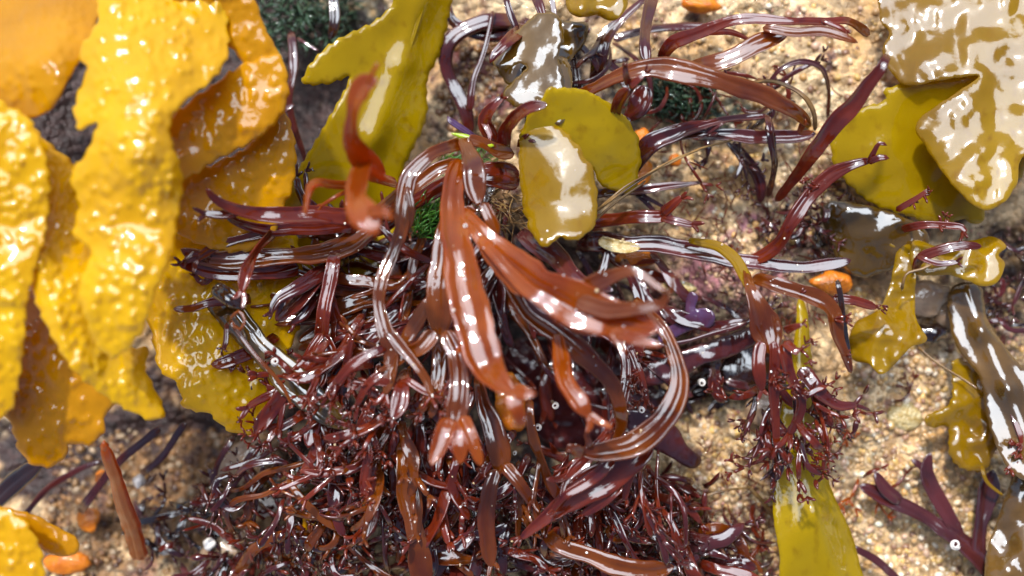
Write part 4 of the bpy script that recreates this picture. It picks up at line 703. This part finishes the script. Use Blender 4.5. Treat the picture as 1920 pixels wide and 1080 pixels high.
filler((700, 940, 1320, 1100), 70, 60, (60, 160), (14, 34), (.1, 1.5), ['red', 'maroon', 'maroon', 'brown', 'purple'], 60, 'thin_frond', 'small dark red frond in the tangle along the bottom edge', 'small fronds tangled along the bottom', .9, seed=17, curv=1.4)
filler((940, 20, 1150, 180), 80, 30, (80, 160), (10, 24), (-.2, .8), ['maroon', 'dark', 'purple'], 16, 'maroon_frond', 'dark stem in the crowd between the folded kelp and the long arch at the top', 'dark stems at the top', .1, seed=18)
filler((1240, 130, 1480, 280), 20, 50, (50, 110), (6, 12), (.0, .8), ['red', 'maroon', 'purple'], 18, 'thin_frond', 'thin dark red sprig on the rock below the long glossy arch', 'thin sprigs below the arch', .8, seed=19, curv=1.5)
filler((600, 640, 860, 800), 110, 40, (60, 120), (10, 20), (1.2, 2.3), ['red', 'red', 'maroon', 'brown'], 16, 'thin_frond', 'small red frond with curled forks crowding the front left of the tuft', 'curled forks at the front left of the tuft', 1, seed=20, curv=1.2)
filler((1410, 690, 1540, 830), 80, 40, (50, 110), (9, 18), (1.0, 2.0), ['red', 'maroon', 'red'], 26, 'thin_frond', 'small dark red fork crowding over the upper part of the kelp strap', 'forks over the kelp strap', 1, seed=21, curv=1.2)
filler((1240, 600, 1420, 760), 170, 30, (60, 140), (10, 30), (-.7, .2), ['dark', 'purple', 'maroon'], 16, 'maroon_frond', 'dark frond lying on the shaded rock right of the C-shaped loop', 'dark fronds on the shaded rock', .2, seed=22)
filler((240, 930, 440, 1090), 60, 60, (50, 120), (8, 20), (-.8, .3), ['maroon', 'purple', 'dark'], 26, 'thin_frond', 'dark purplish sprig on the brown rock between the rusty stalk and the tangle', 'dark sprigs on the brown rock', .6, seed=23, curv=1.5)
filler((1400, 370, 1560, 470), 30, 60, (30, 80), (6, 14), (-.1, .3), ['purple', 'dark', 'maroon'], 20, 'thin_frond', 'short dark sprig on the pinkish rock between the two red brown fronds', 'dark sprigs on pink rock', .6, seed=24, curv=1.5)
filler((1840, 440, 1960, 640), 90, 60, (40, 100), (8, 18), (-.6, .3), ['maroon', 'dark', 'purple'], 22, 'thin_frond', 'dark sprig in the shadow at the right edge below the big kelp blade', 'dark sprigs at the right edge', .5, seed=25, curv=1.5)
filler((1290, 900, 1480, 1090), 80, 30, (60, 120), (6, 12), (-.2, .2), ['red', 'purple'], 20, 'thin_frond', 'fine red sprig growing on the sand left of the kelp strap', 'fine red sprigs on the sand', .8, seed=26, curv=1)
filler((1480, 740, 1680, 960), 70, 50, (40, 90), (5, 9), (-.2, .2), ['red', 'orange'], 12, 'thin_frond', 'fine pink red sprig on the sand between the kelp strap and the forked purple strap', 'fine pink sprigs on the sand', .8, seed=27, curv=1.2)
filler((600, 520, 860, 760), 108, 22, (140, 230), (20, 36), (1.5, 2.5), ['red', 'brown', 'red'], 12, 'red_frond', '', 'forked fronds at the front left of the tuft', .0, seed=51, fork=1, nf=3)
filler((700, 740, 1000, 900), 95, 20, (130, 230), (20, 34), (1.3, 2.3), ['red', 'maroon', 'brown'], 12, 'red_frond', '', 'forked fronds at the lower middle of the tuft', .0, seed=52, fork=1, nf=3)
filler((1090, 800, 1230, 930), 100, 35, (90, 170), (12, 22), (1.3, 2.2), ['red', 'maroon'], 8, 'red_frond', '', 'forked fronds at the lower right of the tuft', .0, seed=53, fork=1, nf=3)
filler((420, 820, 700, 1000), 60, 50, (90, 160), (12, 22), (1.0, 1.8), ['red', 'maroon', 'brown'], 8, 'red_frond', '', 'forked fronds at the lower left of the tuft', .0, seed=54, fork=1, nf=3, curv=1.3)
LM = [(690, 250, 'the upright orange frond'), (1045, 350, 'the hanging white lobe'), (1140, 260, 'the yellow lobe'), (870, 560, 'the long orange frond'), (1080, 560, 'the pleated frond'),
 (1260, 720, 'the C-shaped loop'), (855, 820, 'the three-lobed frond'), (500, 670, 'the slanting dark stem'), (1300, 590, 'the violet forked blade'), (1340, 140, 'the long glossy arch'), (1500, 950, 'the kelp strap'),
 (700, 910, 'the yellow bead shell'), (540, 925, 'the shiny white pebble'), (920, 950, 'the grey forked frond'), (1150, 1050, 'the bottom edge strap'), (775, 960, 'the pale striped strap'), (1310, 1000, 'the weathered stake'),
 (1440, 620, 'the fan-shaped frond'), (230, 930, 'the rusty stalk'), (990, 100, 'the folded white kelp'), (740, 540, 'the wavy brown frond'), (560, 560, 'the striped maroon bundle'), (1010, 802, 'the two coiled worms'),
 (1800, 1000, 'the forked purple strap'), (1560, 650, 'the bent brown frond'), (1870, 490, 'the pale kelp lobe'), (1520, 350, 'the antler-tipped frond'), (960, 750, 'the two-horned tip'), (590, 965, 'the orange triangular scrap'),
 (1280, 850, 'the blue shining blade'), (1110, 910, 'the red pleated bundle'), (750, 760, 'the frothy pink tips')]
def name_crowd():
    key = {}
    for r_, x, y, sz, cn, fm in crowd:
        d, lx, ly, ph = min((math.hypot(x - q[0], y - q[1]), *q) for q in LM); an = math.degrees(math.atan2(y - ly, x - lx)) % 360
        bear = ['right of', 'below right of', 'below', 'below left of', 'left of', 'above left of', 'above', 'above right of'][int((an + 22.5) // 45) % 8]
        col_ = {'maroon': 'maroon', 'red': 'red', 'dark': 'blackish', 'brown': 'brown', 'purple': 'purple', 'orange': 'orange'}[cn]
        key.setdefault(f'{sz} {col_} {fm} frond {bear} {ph}', []).append((d, r_))
    for k, v in key.items():
        v.sort(key=lambda q: q[0])
        for i, (d, r_) in enumerate(v):
            r_['label'] = k if len(v) == 1 else ['nearest', 'second nearest', 'third nearest', 'fourth nearest', 'fifth nearest', 'sixth nearest', 'seventh nearest', 'eighth nearest', 'ninth nearest', 'tenth nearest'][min(i, 9)] + ' ' + k
name_crowd()
def turf(name, label, mat, box, n, ln, wd, z, ang=None, seed=3, cat='turf'):
    rg = random.Random(seed); mb = MB()
    for i in range(n):
        x, y = rg.uniform(box[0], box[2]), rg.uniform(box[1], box[3]); a = R(rg.gauss(*ang)) if ang else rg.uniform(0, 6.28); L_ = rg.uniform(*ln); zz = rg.uniform(*z); c = rg.uniform(-1.2, 1.2)
        pts = []; cx, cy = x, y
        for k in range(4): pts.append([cx, cy, zz + .1 * k * rg.uniform(-.4, 1), rg.uniform(*wd), 0]); cx += math.cos(a) * L_ / 3; cy += math.sin(a) * L_ / 3; a += c / 3
        ribbon(mb, pts, t=.6, wob=.4, step=7, M_=5, cup=0, cap=(0, 1), relief=0, tmin=.015)
    tag(mb.build(name, M[mat]), label, cat, kind='stuff')
turf('red_turf', 'fine dark red turf of tiny forked algae along the bottom', 'maroon', (370, 900, 1330, 1110), 380, (26, 64), (9, 20), (-.4, 1.0), seed=31)
turf('red_turf', 'fine bright red turf tufts among the tangle along the bottom', 'red', (400, 900, 1300, 1110), 240, (14, 40), (6, 13), (.0, 1.4), seed=32)
turf('red_turf', 'fine pinkish red turf on the rock right of centre', 'red', (1280, 380, 1560, 640), 160, (14, 40), (2, 5), (-.2, .2), seed=33)
turf('red_turf', 'fine reddish film of threads on the sand at lower right', 'red', (1270, 820, 1480, 1100), 150, (16, 46), (2, 4), (-.25, .1), seed=41)
turf('red_turf', 'fine reddish threads on the rock at the upper right', 'red', (1200, 180, 1700, 470), 170, (16, 40), (2, 4), (-.25, .15), seed=42)
turf('green_tuft', 'bright green feathery tuft between the wavy brown frond and the olive blade', 'green', (770, 385, 830, 450), 260, (20, 46), (2, 4), (.5, 1.5), (-35, 25), seed=34)
turf('green_tuft', 'small patch of green feathery weed glimpsed under the tuft left of the amber kelp', 'green', (820, 290, 930, 330), 90, (14, 30), (2, 4), (.2, .8), (-30, 40), seed=35)
turf('dark_green_turf', 'dark green turf on the rock below the long arch', 'dgreen', (1180, 130, 1340, 215), 420, (10, 26), (3, 7), (-.3, .2), seed=36)
turf('dark_green_turf', 'dark green turf deep in the gap at the top left of centre', 'dgreen', (480, -20, 660, 90), 380, (14, 34), (4, 9), (-1.6, -.4), seed=37)
turf('fibre_tangle', 'tangle of wiry brown fibres left of the hanging white lobe', 'fibre', (880, 360, 980, 430), 90, (20, 60), (1.5, 3.5), (.6, 1.7), (20, 50), seed=38)
# ---------------------------------------------------------------- small animals, sponges, pebbles
def coil(px, py, z, r, label):
    r *= .8
    mb = MB(); pts = []; turns = 1.7
    for i in range(int(turns * 12) + 1):
        a = i / 12 * 6.283 + px; rr = r * (1 - .62 * i / (turns * 12)); pts.append([px + math.cos(a) * rr, py + math.sin(a) * rr, z + .03 * i / 12, r * .62 * (1 - .35 * i / (turns * 12)), 0])
    root = empty('tube_worm', P(px, py, z)); tag(root, label, 'tube worm', 'white coiled tube worms')
    ribbon(mb, pts, t=.9, cup=0, wob=0, roll=0, step=3, M_=8, relief=.1); mb.build('coiled_tube', M['shell'], root)
for (x, y, z, r, lb) in [(1041, 761, .9, 8, 'upper of the two white coiled worms on the dark hollow right of the orange scrap'), (1009, 802, .9, 8, 'larger white coiled worm just below right of the orange scrap'), (996, 811, .9, 4, 'tiny white worm touching the left of the larger coiled one'),
 (888, 490, 1.7, 6, 'white coiled worm on the dark fronds between brown stems in the middle'), (1203, 769, 2.3, 8, 'white coiled worm inside the C-shaped loop'), (790, 783, 2.2, 7, 'white coiled worm beside the pink frothy frond'), (1791, 1021, .5, 12, 'white coiled worm on the stalk of the forked purple strap'),
 (648, 778, 2.5, 7, 'white worm at the lower end of the slanting dark stem'), (516, 678, 2.8, 9, 'painted white glint, shaped as a coil, on the middle of the slanting dark stem'), (1316, 718, .4, 9, 'white worm on the dark rock right of the loop'), (873, 424, 3.2, 6, 'white worm at the fork of the pale shining frond'), (965, 850, 1.3, 5, 'small white worm among grains under the horned tip')]: coil(x, y, z, r, lb)  # the round coil midway on the slanting stem is a painted-in glint
for (x, y, z, r, sq, lb) in [(1315, 8, 0, .34, (1.1, .5, .4), 'orange sponge patch on the sand at the top edge'), (1203, 262, .3, .2, (.8, 1.1, .5), 'orange sponge lump between the yellow lobe and the striped frond'), (1196, 322, .2, .2, (1.2, 1.5, .4), 'orange sponge under the right side of the yellow lobe'),
 (1266, 300, .0, .12, (1, 1, .5), 'small orange sponge dot on the sand under the striped frond'), (1560, 530, .3, .36, (1.1, .6, .5), 'orange brown sponge lump under the end of the long brown frond'), (1195, 484, .3, .3, (1.3, .5, .4), 'orange sponge strip under the crusted brown frond'), (192, 895, -.4, .14, (1, 1, .7), 'small orange blob beside the rusty stalk'),
 (125, 1055, -.8, .34, (1.3, .7, .4), 'blurred orange sponge patch near the bottom left wrack'), (165, 975, -.9, .2, (1.1, 1.2, .4), 'dull orange patch left of the foot of the rusty stalk'), (655, 600, .4, .3, (.6, 1, .3), 'orange patch glimpsed between dark straps left of the tuft'), (1275, 690, .3, .1, (1, .8, .5), 'tiny orange dot under the dark red sheet')]:
    pebble(x, y, z, r, 'sponge', lb, sq, 'sponge', 'sponge')
for (x, y, z, r, sq, lb, mt) in [(1735, 560, .0, .42, (1.1, .8, .5), 'rounded amber tan pebble right of the small yellow kelp lobe', 'pebble'), (1745, 625, -.1, .34, (1, .6, .5), 'dark wet pebble just right of the frilled yellow lobe', 'dark'), (1780, 590, -.1, .3, (1, .8, .5), 'brown pebble below the pale kelp lobe', 'pebble'),
 (540, 925, .0, .26, (1, .7, .6), 'white shiny pebble under the grey black blade', 'shell'), (500, 948, .0, .24, (.9, .8, .6), 'second white wet pebble, left of the shiny one under the hoop-shaped stem', 'shell'), (590, 875, -.1, .3, (1.1, .7, .6), 'pale pebble above the grey black blade', 'shell'), (425, 1040, -.2, .45, (1, .9, .5), 'pale grey wet pebble at the bottom left of the tangle', 'pebble'),
 (393, 1020, .1, .12, (1, 1, .8), 'small bright white pebble on the left of the pale grey one', 'shell'), (260, 902, -.6, .12, (1, 1.1, .8), 'white pebble right of the rusty stalk', 'shell'), (307, 1032, -.5, .12, (1.2, .8, .7), 'white oval pebble between stalk foot and tangle', 'shell'), (1695, 780, -.32, .34, (1, .8, .4), 'pale greenish flat pebble in the sand near the right', 'crust'),
 (1540, 855, .1, .09, (.8, 1.2, .8), 'small blue grey pebble at the right edge of the kelp strap', 'pebble'), (1450, 770, .0, .5, (1.1, .7, .5), 'grey rock lump under the frothy red tips right of centre', 'pebble'), (1395, 690, -.3, .75, (1.2, .7, .5), 'blackish rock lump right of the C-shaped loop', 'dark'),
 (470, 870, -.6, .5, (1.2, .9, .4), 'tan rock lump under the rounded yellow blade', 'pebble'), (1070, 630, .2, .16, (.7, 1, .6), 'small crusty yellow lump in the dark hollow', 'crust'), (1270, 540, .3, .28, (1.3, .5, .4), 'sandy crust lump under the curled brown tips right of centre', 'crust'), (711, 914, 1.4, .07, (.7, 1.3, .8), 'tiny yellow bead-like shell in the bottom left tangle', 'crust')]:
    pebble(x, y, z, r, mt, lb, sq)

# white specks painted in as small glints, with sand specks, on the weed: dropped straight down onto whatever lies below
bpy.context.view_layer.update(); dg = bpy.context.evaluated_depsgraph_get()
def land(px, py):
    x, y, _ = P(px, py, 2.0); h = sc.ray_cast(dg, Vector((x, y, 9)), Vector((0, 0, -1))); return (h[1], h[2], h[4].name) if h[0] else None
V, F, K = [], [], []; rg = random.Random(5)
for i in range(300):
    bx = rg.choice([(480, 420, 1300, 1080), (620, 300, 1240, 900), (300, 850, 1000, 1080), (1100, 420, 1600, 900)]); h = land(rg.uniform(bx[0], bx[2]), rg.uniform(bx[1], bx[3]))
    if not h: continue
    r = .008 + .022 * rg.random() ** 3; o, f = rock_blob(rg, r, i * .7, I1); bb = len(V); V += [tuple(Vector(q) + h[0] + h[1] * r * .3) for q in o]; F += [tuple(k + bb for k in g) for g in f]
    K += [(*rg.choice([(.75, .72, .66), (.7, .62, .52), (.5, .36, .2), (.75, .74, .72)]), 1)] * len(o)
me = bpy.data.meshes.new('glint_specks'); me.from_pydata(V, [], F); a_ = me.color_attributes.new('grain', 'FLOAT_COLOR', 'POINT'); a_.data.foreach_set('color', np.array(K, dtype=np.float32).ravel()); me.materials.append(gm)
o = bpy.data.objects.new('glint_specks', me); C.objects.link(o); tag(o, 'tiny white specks standing in for glints, with sand specks, on the wet seaweed', 'specks', kind='stuff')
